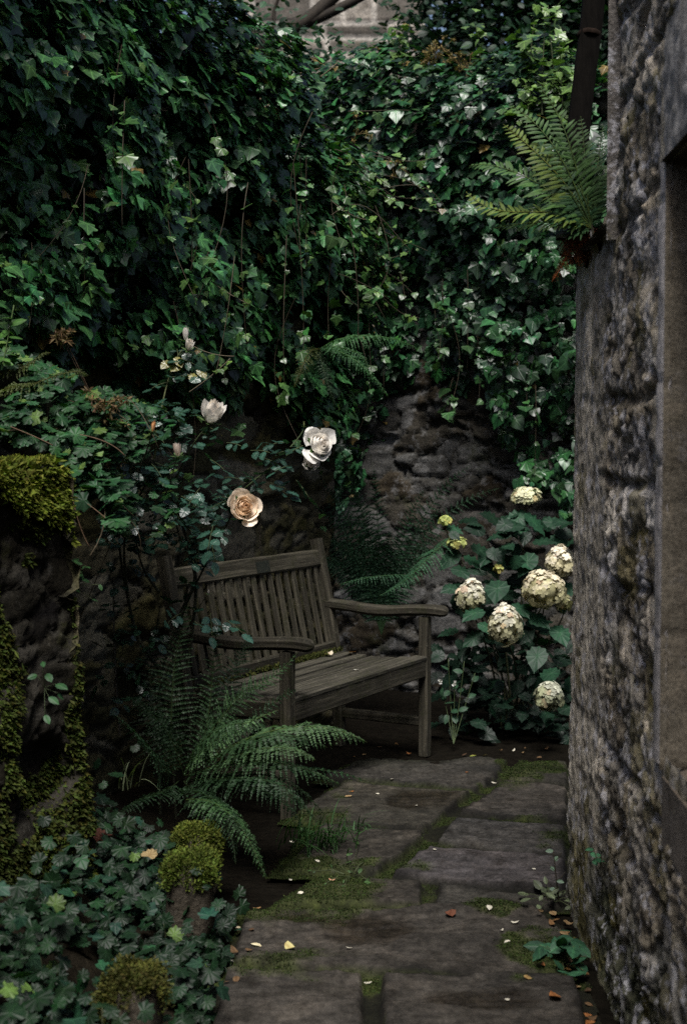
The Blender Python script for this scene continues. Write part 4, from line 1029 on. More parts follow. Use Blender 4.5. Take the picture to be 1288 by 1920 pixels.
r = np.random.default_rng(41)
root = at(330, 1450, 5.05); root[2] = -.02
rose = empty("rose_bush", root); RW = mw(rose)
cane = Geo(); fol = Geo()
RL = (.015, .042, .028); YL = (.14, .13, .025)
def cn(pts, r0=.006, r1=.002, c=(.028, .030, .016), n=26):
    q = bez(pts, n); tube(cane, q, np.linspace(r0, r1, n), 6, c); return q
k0 = cn([root, at(322, 1340, 5.0), at(335, 1180, 4.98), at(385, 1060, 4.9), at(430, 975, 4.82), at(455, 900, 4.75)], .005, .0025)
k1 = cn([root + np.array([-.06, 0, 0]), at(300, 1300, 5.0), at(335, 1160, 4.95), at(365, 1080, 4.9), at(330, 980, 4.85), at(345, 900, 4.8)], .006, .0025)
k2 = cn([at(352, 1250, 5.0), at(368, 1100, 4.95), at(350, 1010, 4.9), at(310, 900, 4.8), at(285, 860, 4.7)], .007, .003)
k3 = cn([at(345, 1310, 4.98), at(262, 1200, 5.0), at(236, 1080, 4.95), at(240, 980, 4.9), at(290, 880, 4.8)], .007, .003)
cn([at(262, 1210, 5.0), at(240, 1130, 5.0), at(210, 1010, 4.95), at(230, 930, 4.9)], .006, .003); cn([at(300, 1110, 4.95), at(248, 1060, 4.95), at(255, 960, 4.9)], .005, .002)
cn([at(225, 1380, 4.9), at(218, 1300, 4.92), at(212, 1200, 4.95), at(214, 1080, 4.95)], .005, .003, (.06, .055, .04))
b1 = cn([at(400, 960, 4.8), at(460, 920, 4.72), at(520, 860, 4.66), at(568, 836, 4.6)], .004, .002, (.05, .075, .03))
b2 = cn([at(395, 960, 4.8), at(420, 935, 4.72), at(440, 932, 4.68), at(452, 940, 4.66)], .004, .002, (.05, .075, .03))
b3 = cn([at(330, 900, 4.8), at(350, 850, 4.76), at(375, 810, 4.72), at(390, 800, 4.70)], .004, .002, (.05, .07, .03))
b4 = cn([at(290, 860, 4.75), at(300, 760, 4.8), at(320, 680, 4.85), at(342, 656, 4.85)], .004, .0016, (.06, .07, .025))
b5 = cn([at(560, 845, 4.62), at(572, 860, 4.62), at(580, 862, 4.62)], .003, .0015, (.05, .075, .03)); cn([at(545, 838, 4.62), at(562, 820, 4.62), at(569, 806, 4.62)], .0025, .0014, (.05, .075, .03))
cn([at(255, 900, 4.6), at(275, 850, 4.3), at(286, 812, 4.11)], .003, .0015); cn([at(310, 930, 4.7), at(326, 885, 4.4), at(332, 858, 4.21)], .003, .0015); cn([at(352, 1180, 4.95), at(370, 1140, 4.9), at(388, 1118, 4.86)], .003, .0014)
for q, m in ((k0, 9), (k1, 12), (k2, 11), (k3, 12), (b1, 7), (b2, 4), (b3, 6), (b4, 8)):
    for i in r.integers(int(len(q) * .45), len(q), m):
        a = r.uniform(0, 6.28); compound(fol, q[i], np.array([math.cos(a), math.sin(a) * .6 - .3, r.uniform(-.3, .4)]), r.uniform(.036, .054), r, RL, r.choice([3, 5, 5]), cane)
# named sprays seen against the bare wall
for px, py, d, dx, dz, sz in ((470, 845, 4.62, .9, .1, .055), (492, 858, 4.62, 1, -.25, .052), (395, 862, 4.6, .5, -.2, .05), (540, 830, 4.58, -.8, .1, .04), (548, 872, 4.58, -.7, -.1, .048), (505, 905, 4.62, .9, -.15, .05),
                              (515, 915, 4.62, 1, -.3, .045), (400, 985, 4.55, -.1, -.5, .062), (375, 915, 4.55, -.3, -.4, .055), (245, 862, 4.55, .1, -.5, .06), (285, 870, 4.55, .3, -.2, .055), (425, 830, 4.66, .7, 0, .045),
                              (395, 1010, 4.6, .2, -.6, .055), (340, 930, 4.6, .5, -.2, .055), (290, 815, 4.65, .3, -.1, .055), (310, 770, 4.75, .6, -.3, .06), (270, 930, 4.6, -.3, -.3, .055), (230, 950, 4.55, .3, -.3, .055), (555, 900, 4.6, .6, -.6, .05),
                              (420, 1160, 4.75, .8, -.35, .06), (395, 1150, 4.75, .1, -.6, .055), (340, 1150, 4.8, -.3, -.1, .05), (365, 1165, 4.78, .6, -.3, .055)):
    compound(fol, at(px, py, d), np.array([dx, -.45, dz]), sz, r, (.018, .050, .036), 5, cane)
for px, py in ((340, 682), (352, 700), (372, 690), (320, 676), (330, 668)):            # yellowing leaves under the topmost buds
    a = r.uniform(-1, 1); M = frames(nrm(np.array([[.2, -.7, .6]])), np.array([[a, -.2, -.7]])) * .055
    fol.instance(ROSE_LEAF[0], ROSE_LEAF[1], M, at(px, py, 4.83)[None], np.array([YL]) * r.uniform(.6, 1.1), ROSE_LEAF[2])
for k in range(150):                                                                  # the body of the bush
    px, py = r.uniform(215, 420), r.uniform(740, 1010)
    if px > 370 and py < 880: continue
    a = r.uniform(0, 6.28); compound(fol, at(px, py, r.uniform(4.6, 5.15)), np.array([math.cos(a), math.sin(a) * .6 - .3, r.uniform(-.6, .2)]), r.uniform(.034, .058), r, RL, r.choice([3, 5]))
for k in range(24):
    px, py = r.uniform(220, 300), r.uniform(1120, 1330)
    a = r.uniform(0, 6.28); compound(fol, at(px, py, r.uniform(4.85, 5.05)), np.array([math.cos(a), math.sin(a) * .6 - .3, r.uniform(-.6, .2)]), r.uniform(.04, .06), r, (.012, .034, .018), 3)
cane.build("cane", M_STEM, rose, world=RW); fol.build("foliage", M_GLOSS, rose, world=RW)
WH, WI = (.90, .87, .83), (.88, .80, .71)
for px, py, d, ax, R, op, inn, out, cnt, lab in (
        (600, 832, 4.58, (.50, -.78, .38), .062, 1.0, (.92, .86, .80), (.93, .91, .88), 28, "large white open rose"),
        (583, 866, 4.60, (.35, -.75, .30), .036, .85, (.90, .80, .72), (.92, .87, .82), 16, "small white rose nodding below the large one"),
        (458, 950, 4.62, (.30, -.82, .22), .060, 1.0, (.95, .66, .42), (.95, .83, .70), 28, "open peach rose"),
        (396, 780, 4.68, (.30, -.45, .80), .058, .70, WI, WH, 26, "half-open white rose seen from the side"),
        (349, 632, 4.84, (.0, -.2, .95), .034, .30, WI, WH, 12, "white rosebud at the top of the bush"),
        (354, 651, 4.82, (.25, -.5, .6), .033, .46, WI, WH, 14, "white rosebud just under the topmost one"),
        (287, 804, 4.10, (.25, -.2, .9), .023, .26, (.75, .36, .12), (.80, .46, .24), 10, "small peach rosebud"),
        (333, 849, 4.20, (-.1, -.3, .85), .030, .34, WI, (.84, .72, .64), 12, "blush rosebud among the leaves"),
        (570, 798, 4.62, (.05, -.1, 1), .012, .2, (.2, .24, .10), (.24, .28, .12), 7, "green unopened rosebud"),
        (391, 1112, 4.85, (.2, -.3, .9), .012, .3, WI, WH, 8, "tiny white bud in front of the bench back")):
    c = at(px, py, d); g, Bm = rose_bloom(c, ax, R, r, op, inn, out, cnt)
    b = g.build("bloom", M_PETAL, rose, world=RW); b['label'] = lab
    s_ = sepals(c, Bm, R, r).build("sepals", M_LEAF, b)
    s_.matrix_parent_inverse = Matrix.Identity(4); s_.location = -Vector(root)
tag(rose, "rose bush with white and peach blooms arching over the left end of the bench", "rose")

# ------------------------------------------------------------------ hydrangea
PET = (np.array([(0, 0, 0), (.32, .28, .05), (.40, .72, .10), (.0, 1.0, .02), (-.40, .72, .10), (-.32, .28, .05)]), np.array([(0, 1, 2), (0, 2, 3), (0, 3, 4), (0, 4, 5)]))
def hydra_head(c, rx, rz, r, n, top, low, axis=(0, 0, 1), flat=False, dome=-1.0):
    g = Geo(); d = nrm(r.normal(0, 1, (n * 2, 3))); d = d[d[:, 2] > dome][:int(n * .8)]
    Bm = basis(axis, r); P_ = np.stack([d[:, 0] * rx, d[:, 1] * rx, d[:, 2] * rz], -1) * (r.uniform(.86, 1.06, (len(d), 1)) + .22 * fbm(d * 1.7 + c, 3, 7)[:, None])
    if flat is False: P_[:, :2] *= (1 - .28 * np.clip(P_[:, 2:] / rz, -.2, 1))
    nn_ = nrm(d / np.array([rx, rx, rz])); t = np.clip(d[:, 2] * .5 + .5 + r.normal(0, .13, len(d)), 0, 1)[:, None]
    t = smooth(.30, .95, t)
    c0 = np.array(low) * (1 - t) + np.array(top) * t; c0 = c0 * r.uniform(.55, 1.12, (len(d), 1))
    pink = (r.random((len(d), 1)) < .07); c0 = np.where(pink, c0 * np.array([1.0, .82, .76]), c0)
    P_ = P_ @ Bm.T + c; nn_ = nn_ @ Bm.T
    nn_ = jitter(nn_ + ZUP * .35, .16, r); ref = nrm(np.cross(nn_, r.normal(0, 1, nn_.shape))); ref2 = np.cross(nn_, ref)
    s = np.clip(r.normal(1, .2, len(d)), .6, 1.5) * .0215
    for k in range(4):
        a = k * math.pi / 2 + r.normal(0, .12, len(d))
        tip = ref * np.cos(a)[:, None] + ref2 * np.sin(a)[:, None] + nn_ * r.uniform(-.05, .12, (len(d), 1))
        M = frames(nn_ + tip * .2, tip) * s[:, None, None]
        g.instance(PET[0], PET[1], M, P_, np.clip(c0 * r.uniform(.9, 1.08, (len(d), 1)), 0, 1), np.array([0, 0, 0, .0, 0, 0]))
    th, ph_ = np.meshgrid(np.linspace(0, 2 * math.pi, 17)[:-1], np.linspace(.05, math.pi - .05, 9)); E = np.stack([np.sin(ph_) * np.cos(th) * rx, np.sin(ph_) * np.sin(th) * rx, np.cos(ph_) * rz], -1) * (.80 if not flat else .62)
    if flat: E[..., 2] *= .5
    ix = np.arange(th.size).reshape(th.shape); g.add(E.reshape(-1, 3) @ Bm.T + c, np.stack([ix[:-1], np.roll(ix[:-1], -1, 1), np.roll(ix[1:], -1, 1), ix[1:]], -1).reshape(-1, 4)[:, ::-1], np.array(low) * .8)
    m = 20; fibres(g, np.repeat(c[None], m, 0) + nrm(r.normal(0, 1, (m, 3))) * rx * .35, nrm(r.normal(0, 1, (m, 3))), rx * .7, .0025, np.array([.10, .12, .05]), r)
    return g
r = np.random.default_rng(51)
hroot = at(965, 1390, 6.85); hroot[2] = -.03
hyd = empty("hydrangea_bush", hroot); HW_ = mw(hyd)
hs = Geo(); hl = Geo()
CR = (.84, .81, .68); TAN = (.46, .44, .26); LIME = (.55, .62, .25)
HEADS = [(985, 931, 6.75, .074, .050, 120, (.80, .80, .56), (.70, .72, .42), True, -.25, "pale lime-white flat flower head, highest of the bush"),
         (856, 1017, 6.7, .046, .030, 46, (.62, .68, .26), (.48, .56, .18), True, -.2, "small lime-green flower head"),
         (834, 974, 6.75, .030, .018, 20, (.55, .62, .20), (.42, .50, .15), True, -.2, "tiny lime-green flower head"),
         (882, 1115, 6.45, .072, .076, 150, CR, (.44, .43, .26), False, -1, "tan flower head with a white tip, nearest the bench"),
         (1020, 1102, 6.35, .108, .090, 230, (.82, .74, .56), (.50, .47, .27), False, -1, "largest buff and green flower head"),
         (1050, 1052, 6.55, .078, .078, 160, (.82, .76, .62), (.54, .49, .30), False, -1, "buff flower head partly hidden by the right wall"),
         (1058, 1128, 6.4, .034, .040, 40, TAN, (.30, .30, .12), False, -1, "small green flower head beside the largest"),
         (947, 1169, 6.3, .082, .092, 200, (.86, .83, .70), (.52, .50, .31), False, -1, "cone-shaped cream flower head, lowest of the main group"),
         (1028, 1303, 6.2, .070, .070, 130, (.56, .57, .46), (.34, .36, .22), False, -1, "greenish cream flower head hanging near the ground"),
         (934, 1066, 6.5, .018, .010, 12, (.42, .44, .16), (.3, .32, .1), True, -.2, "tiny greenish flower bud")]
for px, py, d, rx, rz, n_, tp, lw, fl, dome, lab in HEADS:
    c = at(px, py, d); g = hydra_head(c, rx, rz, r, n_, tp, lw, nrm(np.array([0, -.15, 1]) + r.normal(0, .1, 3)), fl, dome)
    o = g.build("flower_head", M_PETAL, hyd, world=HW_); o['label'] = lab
    tube(hs, bez([hroot + np.array([r.normal(0, .06), r.normal(0, .05), 0]), (hroot + c) / 2 + np.array([r.normal(0, .08), .05, .12]), c - ZUP * .12, c - ZUP * rz * .5], 20), np.linspace(.006, .003, 20), 5, (.04, .045, .02))
def big_leaf(p, d, nrm_, s, col):
    M = frames(nrm(nrm_)[None], np.asarray(d, float)[None]) * s; hl.instance(HYD_LEAF[0], HYD_LEAF[1], M, p[None], np.array(col)[None], HYD_LEAF[2])
for px, py, d, dx, dz, s in ((935, 1085, 6.45, -.1, -.8, .16), (905, 1140, 6.4, -.7, -.5, .13), (960, 1130, 6.4, .4, -.6, .12), (900, 1165, 6.35, .3, -.5, .10), (985, 960, 6.7, .9, -.5, .15), (990, 960, 6.72, -.7, -.4, .15),
                             (1000, 1035, 6.6, -.5, -.6, .15), (960, 1045, 6.6, .6, -.5, .13), (1040, 1000, 6.7, .2, -.9, .12), (925, 1030, 6.65, -.4, -.7, .13), (870, 1040, 6.68, .9, -.5, .14), (860, 1030, 6.72, -.8, -.6, .14),
                             (905, 1185, 6.4, -.9, -.4, .12), (990, 1150, 6.4, .6, -.6, .13), (1040, 1170, 6.4, .2, -1, .14), (1010, 1210, 6.35, -.2, -1, .14), (1030, 1250, 6.3, .1, -.8, .13), (860, 1100, 6.5, -.9, -.2, .10), (1050, 1090, 6.6, .5, -.5, .12),
                             (835, 985, 6.78, .9, -.4, .10), (850, 1060, 6.65, .5, -.8, .12), (970, 990, 6.7, .3, -.7, .11), (1020, 970, 6.75, .7, -.6, .12)):
    big_leaf(at(px, py, d), (dx, -.35, dz), np.array([dx * .3, -.55, .75]) + r.normal(0, .15, 3), s, np.array([.012, .042, .022]) * r.uniform(.75, 1.3))
for k in range(190):
    px, py = r.normal(965, 75), r.uniform(960, 1350)
    if px > 1085 or px < 830: continue
    if py > 1150: s = .10
    else: s = .11
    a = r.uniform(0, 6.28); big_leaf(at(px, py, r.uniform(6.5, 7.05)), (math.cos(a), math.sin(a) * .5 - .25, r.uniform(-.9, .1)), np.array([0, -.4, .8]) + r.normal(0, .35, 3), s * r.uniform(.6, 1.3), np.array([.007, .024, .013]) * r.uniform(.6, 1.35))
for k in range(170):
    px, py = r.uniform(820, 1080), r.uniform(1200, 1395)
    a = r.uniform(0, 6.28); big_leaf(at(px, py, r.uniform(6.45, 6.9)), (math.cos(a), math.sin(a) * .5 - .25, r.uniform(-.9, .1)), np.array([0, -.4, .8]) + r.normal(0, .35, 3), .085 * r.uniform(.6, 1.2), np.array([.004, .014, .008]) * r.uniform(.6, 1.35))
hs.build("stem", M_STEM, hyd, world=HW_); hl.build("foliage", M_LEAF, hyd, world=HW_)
tag(hyd, "hydrangea bush with buff, cream and lime flower heads between the bench and the right wall", "hydrangea")
# small white-flowered plant by the bench leg
e = empty("small_plant", on_ground(850, 1395)); g = Geo(); gl = Geo(); gf = Geo()
for px, py in ((825, 1277), (852, 1282), (890, 1262), (870, 1240), (840, 1235)):
    q = bez([np.array(e.location), at((px + 850) / 2, 1330, 6.45), at(px, py, 6.4)], 10); tube(g, q, .0018, 4, (.04, .06, .02))
    for i in (4, 6, 8):
        M = frames(nrm(np.array([[0, -.5, .8]]) + r.normal(0, .3, (1, 3))), r.normal(0, 1, (1, 3))) * .05; gl.instance(OVAL[0], OVAL[1], M, q[i][None], np.array([[.02, .05, .028]]), OVAL[2])
for px, py in ((825, 1277), (852, 1282)):
    f, _ = rose_bloom(at(px, py, 6.4), (0, -.7, .5), .014, r, .9, (.8, .8, .7), (.82, .82, .8), 8); f.build("bloom", M_PETAL, e, world=mw(e))
g.build("stem", M_STEM, e, world=mw(e)); gl.build("foliage", M_LEAF, e, world=mw(e))
tag(e, "low leafy plant with two tiny white flowers by the right front leg of the bench", "plant")

# ------------------------------------------------------------------ planting on the low wall
def palm_cluster(gl, pts, size, r, col, young=.0, up=(0, -.35, .9), tmpl=PALM):
    n = len(pts); M = frames(nrm(np.array([up]) + r.normal(0, .33, (n, 3))), r.normal(0, 1, (n, 3)) + np.array([[.15, -.5, -.35]])) * (size * np.clip(r.lognormal(0, .25, n), .5, 1.6))[:, None, None]
    c = np.array(col) * r.uniform(.6, 1.5, (n, 1)) * (1 + r.normal(0, .1, (n, 3)))
    y = (r.random((n, 1)) < young); c = np.where(y, np.array([.07, .12, .03]) * r.uniform(.6, 1.2, (n, 1)), c)
    gl.instance(tmpl[0], tmpl[1], M, pts, np.clip(c, .002, 1), tmpl[2])
r = np.random.default_rng(61)
gp = empty("trailing_plant", at(120, 800, 4.2)); g = Geo(); gl = Geo(); n = 0; pts = []
while n < 1800:
    px, py = r.uniform(-40, 330), r.uniform(590, 1000)
    top = np.interp(px, [-40, 60, 160, 240, 330], [610, 665, 715, 745, 770]); bot = np.interp(px, [-40, 0, 95, 120, 200, 280, 330], [815, 820, 835, 900, 985, 1010, 980])
    if px > 262 and r.random() < .85: continue
    if not top < py < bot or (vnoise(np.array([[px / 45., py / 40., 3.1]]), 4)[0] < -.33): continue
    f = (py - top) / (bot - top)
    d = 4.45 - .35 * f + r.uniform(-.25, .3) + .35 * (px > 230) + (.12 if px < 100 and py > 790 else 0); pts.append(at(px, py, d)); n += 1
pts = np.array(pts); palm_cluster(gl, pts, .038, r, (.012, .042, .015), .10)
for k in range(26):
    g = Geo(); p = pts[r.integers(0, len(pts))]; tube(g, bez([p, p + r.normal(0, .06, 3) - ZUP * .05, p + r.normal(0, .1, 3) - ZUP * .16], 8), .0016, 4, (.06, .045, .025)); g.build('stem', M_STEM, gp, world=mw(gp))
for q in ([(20, 800), (60, 815), (100, 835)], [(130, 885), (140, 980), (170, 1028)], [(150, 815), (210, 825), (235, 855)], [(165, 945), (200, 970), (222, 995)], [(95, 850), (120, 905), (135, 960)]):
    g = Geo(); tube(g, bez([at(x, y, 3.9) for x, y in q], 12), .0016, 5, (.09, .055, .03)); g.build('stem', M_STEM, gp, world=mw(gp))
gl.build("foliage", M_LEAF, gp, world=mw(gp))
tag(gp, "lobed-leaved trailing plant spilling over the end of the low mossy wall at the left", "plant")
fern(at(40, 735, 4.2), "small dull olive fern above the moss at the left edge", [
    dict(pts=[at(-30, 720, 4.25), at(20, 690, 4.15), at(60, 672, 4.1), at(105, 668, 4.1)], n=22, width=.065, col=(.05, .062, .024), face=(0, -.6, .8), pw=.08, r=r),
    dict(pts=[at(0, 745, 4.2), at(60, 720, 4.1), at(120, 700, 4.1), at(165, 705, 4.05)], n=22, width=.055, col=(.04, .055, .022), face=(0, -.6, .8), pw=.08, r=r),
    dict(pts=[at(-30, 760, 4.1), at(10, 720, 4.0), at(40, 705, 3.95), at(70, 720, 3.9)], n=20, width=.06, col=(.05, .065, .022), face=(0, -.6, .8), pw=.08, r=r)])
sp_ = empty("young_plant", at(10, 680, 4.1)); g = Geo(); q = bez([at(5, 690, 4.1), at(15, 640, 4.1), at(27, 572, 4.1)], 12); tube(g, q, .002, 4, (.06, .1, .03)); g.build("stem", M_STEM, sp_, world=mw(sp_))
g = Geo(); ii = r.integers(1, 12, 16); M = frames(nrm(np.array([[0, -.5, .7]]) + r.normal(0, .3, (16, 3))), r.normal(0, 1, (16, 3)) + np.array([[0, 0, .4]])) * r.uniform(.03, .055, (16, 1, 1))
g.instance(OVAL[0], OVAL[1], M, q[ii], np.array([[.04, .10, .022]]) * r.uniform(.6, 1.3, (16, 1)), OVAL[2]); g.build("foliage", M_LEAF, sp_, world=mw(sp_))
tag(sp_, "bright green young shoot at the left edge above the ferns", "plant")
# brown seed heads
e = empty("dried_plant", at(195, 790, 4.25)); gs = Geo()
for px, py, rad in ((198, 745, .03), (205, 775, .025), (188, 760, .02), (120, 632, .014), (112, 628, .012), (205, 860, .02)):
    g = Geo(); umbel(g, at(px, py, 4.15), r, 6, rad, (.11, .075, .035)); g.build("seed_head", M_DRY, e, world=mw(e))
    tube(gs, bez([at(197, 800, 4.27), at((px + 197) / 2, (py + 800) / 2 - 10, 4.2), at(px, py, 4.15)], 8), .0015, 4, (.08, .05, .03))
gs.build("stem", M_STEM, e, world=mw(e)); tag(e, "brown dried seed heads among the leaves on the low wall", "dried plant")

# moss over the top of the low wall, hanging in beards
mo = empty("moss_cushion", L0 + D1 * .0 + ZUP * 1.36); g = Geo(); r = np.random.default_rng(71)
n = 30000; u = r.uniform(-.9, .335, n); hang = .04 + .10 * np.clip(vnoise(np.stack([u * 6, 0 * u, 0 * u + 3], -1), 3), -1, 1) + .55 * np.clip(vnoise(np.stack([u * 11 + 4, 0 * u, 0 * u], -1), 9) - .15, 0, 1); hang = np.clip(hang + .06, .04, .6)
s = r.uniform(0, 1, n); back_ = .26; tot = back_ + hang; w = s * tot
on = w < back_; nn0 = np.where(on, -.26 + w, .035 + .02 * fbm(np.stack([u * 9, w * 9, 0 * u], -1), 3, 3)); zz = np.where(on, 1.345 + .03 * fbm(np.stack([u * 6, w * 6, 0 * u], -1), 3, 6), 1.345 - (w - back_))
nn0 = np.where(on, nn0, nn0 + .075 * (1.33 - zz)); rnd = smooth(.05, 0, np.abs(w - back_)) * .012; zz = zz - rnd * 0
Pm = L0 + u[:, None] * D1 + nn0[:, None] * NN + zz[:, None] * ZUP
Nm = np.where(on[:, None], nrm(ZUP + NN * .2), nrm(NN + ZUP * .25))
Pm = Pm + Nm * (.018 * fbm(Pm * 22, 3, 8))[:, None]
colm = np.array([.105, .125, .018])[None] * np.clip(1 + .55 * fbm(Pm * 14, 3, 5), .4, 1.7)[:, None] * np.where(fbm(Pm * 9, 3, 15) > .12, 1, .8)[:, None] * (1 + .25 * fbm(Pm * 6, 2, 25)[:, None] * np.array([[1, .2, 0]]))
fibres(g, Pm, Nm, .022, .0048, colm, r, .55)
g.build("moss_shoots", M_MOSSF, mo, world=mw(mo))
g = Geo(); uu, ww = np.meshgrid(np.linspace(-.95, .338, 150), np.linspace(0, 1, 24)); k = ww * .315; on = k < .26
nn0 = np.where(on, -.26 + k, .03); zz = np.where(on, 1.34, 1.34 - (k - .26)); V = L0 + uu[..., None] * D1 + (nn0 + .06 * (1.34 - zz) + .012)[..., None] * NN + zz[..., None] * ZUP
V = V + (.02 * fbm(V * 16, 4, 4) - .05 * smooth(.26, .315, k))[..., None] * nrm(NN + ZUP); idx = np.arange(uu.size).reshape(uu.shape)
g.add(V.reshape(-1, 3), np.stack([idx[:-1, :-1], idx[1:, :-1], idx[1:, 1:], idx[:-1, 1:]], -1).reshape(-1, 4), (.05, .05, .010)); g.build("moss_bed", M_MOSS, mo, world=mw(mo))
tag(mo, "thick yellow-green moss draped over the top of the low wall at the left edge", "moss")
# moss growing in patches down the faces of the low wall
g = Geo(); n = 40000; u = r.uniform(-.6, .33, n); z = r.uniform(.1, 1.2, n); P_ = L0 + u[:, None] * D1 + z[:, None] * ZUP
k = fbm(np.stack([u * 5, z * 3.2, 0 * u], -1), 4, 44) + .25 * smooth(.1, .32, u) * smooth(.9, .5, z) + .12 * smooth(.7, .2, z); m = k > .06
hh, _ = lowf(u[m], z[m]); P_ = P_[m] + (hh + .004)[:, None] * NN
fibres(g, P_, np.tile(nrm(NN + ZUP * .1), (len(P_), 1)), .017, .004, np.array([.030, .042, .008]) * np.clip(1 + .7 * fbm(P_ * 10, 3, 5), .4, 1.8)[:, None] * np.where(r.random((len(P_), 1)) < .2, np.array([[1.1, .8, .7]]), 1), r, .5)
tag(g.build("wall_moss", M_MOSSF), "moss", "moss", kind="stuff")
# small bright leaves rooted in the low wall
e = empty("small_plant", at(88, 1290, 3.55)); g = Geo(); gs = Geo()
for px, py, s, a in ((88, 1262, .035, .3), (70, 1265, .028, -.8), (105, 1282, .04, .9), (92, 1306, .036, .8), (80, 1240, .025, .2), (110, 1300, .022, 1), (85, 1340, .03, .3)):
    M = frames(nrm(np.array([[.2, -.6, .7]]) + r.normal(0, .2, (1, 3))), np.array([[a, -.3, -.4]])) * s; g.instance(OVAL[0], OVAL[1], M, at(px, py, 3.52)[None], np.array([[.018, .055, .02]]) * r.uniform(.7, 1.2), OVAL[2])
    tube(gs, [at(84, 1290, 3.56), at((px + 84) / 2, (py + 1290) / 2, 3.54), at(px, py, 3.52)], .001, 3, (.05, .07, .03))
g.build("foliage", M_LEAF, e, world=mw(e)); gs.build("stem", M_STEM, e, world=mw(e)); tag(e, "small bright-leaved seedling rooted in the face of the low wall", "plant")
e = empty("small_plant", at(140, 1085, 4.0)); g = Geo(); gs = Geo()
for k in range(34):
    px, py = r.normal(138, 20), r.normal(1082, 18); M = frames(nrm(np.array([[.1, -.4, .8]]) + r.normal(0, .3, (1, 3))), r.normal(0, 1, (1, 3))) * r.uniform(.02, .034); g.instance(OVAL[0], OVAL[1], M, at(px, py, 3.95)[None], np.array([[.022, .06, .02]]) * r.uniform(.6, 1.3), OVAL[2])
    tube(gs, [at(142, 1100, 4.0), at(px, py, 3.95)], .001, 3, (.04, .05, .02))
g.build("foliage", M_LEAF, e, world=mw(e)); gs.build("stem", M_STEM, e, world=mw(e)); tag(e, "tufted small-leaved plant in the dark gap at the end of the low wall", "plant")

# ------------------------------------------------------------------ ground cover and edging
r = np.random.default_rng(81)
ge = empty("ground_ivy", (-.75, 3.3, .2)); gl = Geo(); gs = Geo(); pts = []
while len(pts) < 3600:
    x, y = r.uniform(-1.35, -.30), r.uniform(1.7, 4.25)
    e_ = -.37 - .05 * (y - 3.5) + .05 * vnoise(np.array([[x * 3, y * 7, 1.]]), 3)[0] + (.05 if y < 3.9 else -.12)
    if x > e_ or vnoise(np.array([[x * 7, y * 7, 2.]]), 5)[0] < -.42: continue
    if y > 4.0 and x < -.8: continue
    pts.append((x, y, bed_z(np.array(x), np.array(y)) + .02 + r.exponential(.055) * (1 if y < 3.9 else .6)))
pts = np.array(pts); palm_cluster(gl, pts, .032, r, (.0048, .0160, .0062), .015, (0, -.45, .85))
ii = r.integers(0, len(pts), 900); palm_cluster(gl, pts[ii] - ZUP * .03 + r.normal(0, .02, (900, 3)), .04, r, (.010, .030, .018), .02, (0, -.3, .9), IVY[1])
for k in range(140):
    p = pts[r.integers(0, len(pts))]; q = p.copy(); q[2] = bed_z(p[0], p[1]); tube(gs, bez([q, (p + q) / 2 + r.normal(0, .015, 3), p], 6), .0013, 3, (.03, .035, .015))
gl.build("foliage", M_LEAF, ge, world=mw(ge)); gs.build("stem", M_STEM, ge, world=mw(ge))
tag(ge, "dense dark blue-green lobed ground cover filling the bed at the lower left", "ground cover", kind="stuff")

def mossy_stone(px, py, d, size, label, seed, tint=(.070, .086, .014)):
    c = at(px, py, d); e = empty("mossy_stone", (c[0], c[1], 0)); g = Geo(); r = np.random.default_rng(seed)
    th, ph = np.meshgrid(np.linspace(0, 2 * math.pi, 49)[:-1], np.linspace(.02, math.pi - .02, 26)); D = np.stack([np.sin(ph) * np.cos(th), np.sin(ph) * np.sin(th), np.cos(ph)], -1)
    D = np.sign(D) * np.abs(D) ** .5; sx, sy, sz = size
    V = D * np.array([sx, sy, sz]) * (1 + .10 * fbm(D * 2.2 + seed, 4, seed))[..., None]; V = V + np.array([c[0], c[1], c[2] - sz * .75])
    idx = np.arange(th.size).reshape(th.shape); f = np.stack([idx[:-1], np.roll(idx[:-1], -1, 1), np.roll(idx[1:], -1, 1), idx[1:]], -1).reshape(-1, 4)
    g.add(V.reshape(-1, 3), f[:, ::-1], (.05, .043, .033)); g.build("stone", M_WALL, e, world=mw(e))
    g = Geo(); n = 9000; i = r.integers(0, th.size, n * 3); Pq = V.reshape(-1, 3)[i] + r.normal(0, .006, (n * 3, 3)); Nq = nrm(D.reshape(-1, 3)[i] * np.array([.6, .6, 1]))
    k = (Nq[:, 2] + .5 * fbm(Pq * 18, 3, seed + 2)) > .66; Pq, Nq = Pq[k][:n], Nq[k][:n]; Pq = Pq + Nq * (.012 + .012 * fbm(Pq * 26, 3, 6))[:, None]
    fibres(g, Pq, Nq, .010, .0026, np.array(tint) * np.clip(1 + .8 * fbm(Pq * 20, 3, 9), .35, 1.8)[:, None], r, .6); g.build("moss_shoots", M_MOSSF, e, world=mw(e))
    return tag(e, label, "mossy stone")
mossy_stone(370, 1576, 4.12, (.066, .075, .10), "upper of two square edging stones with a moss cushion, at the bed edge", 5)
mossy_stone(357, 1632, 3.72, (.064, .075, .11), "lower of two square edging stones with a moss cushion, next to the ground cover", 6, (.064, .086, .014))
mossy_stone(248, 1855, 2.95, (.062, .08, .12), "rounded brown-green mossy stone in the bottom left corner among the leaves", 7, (.050, .052, .012))

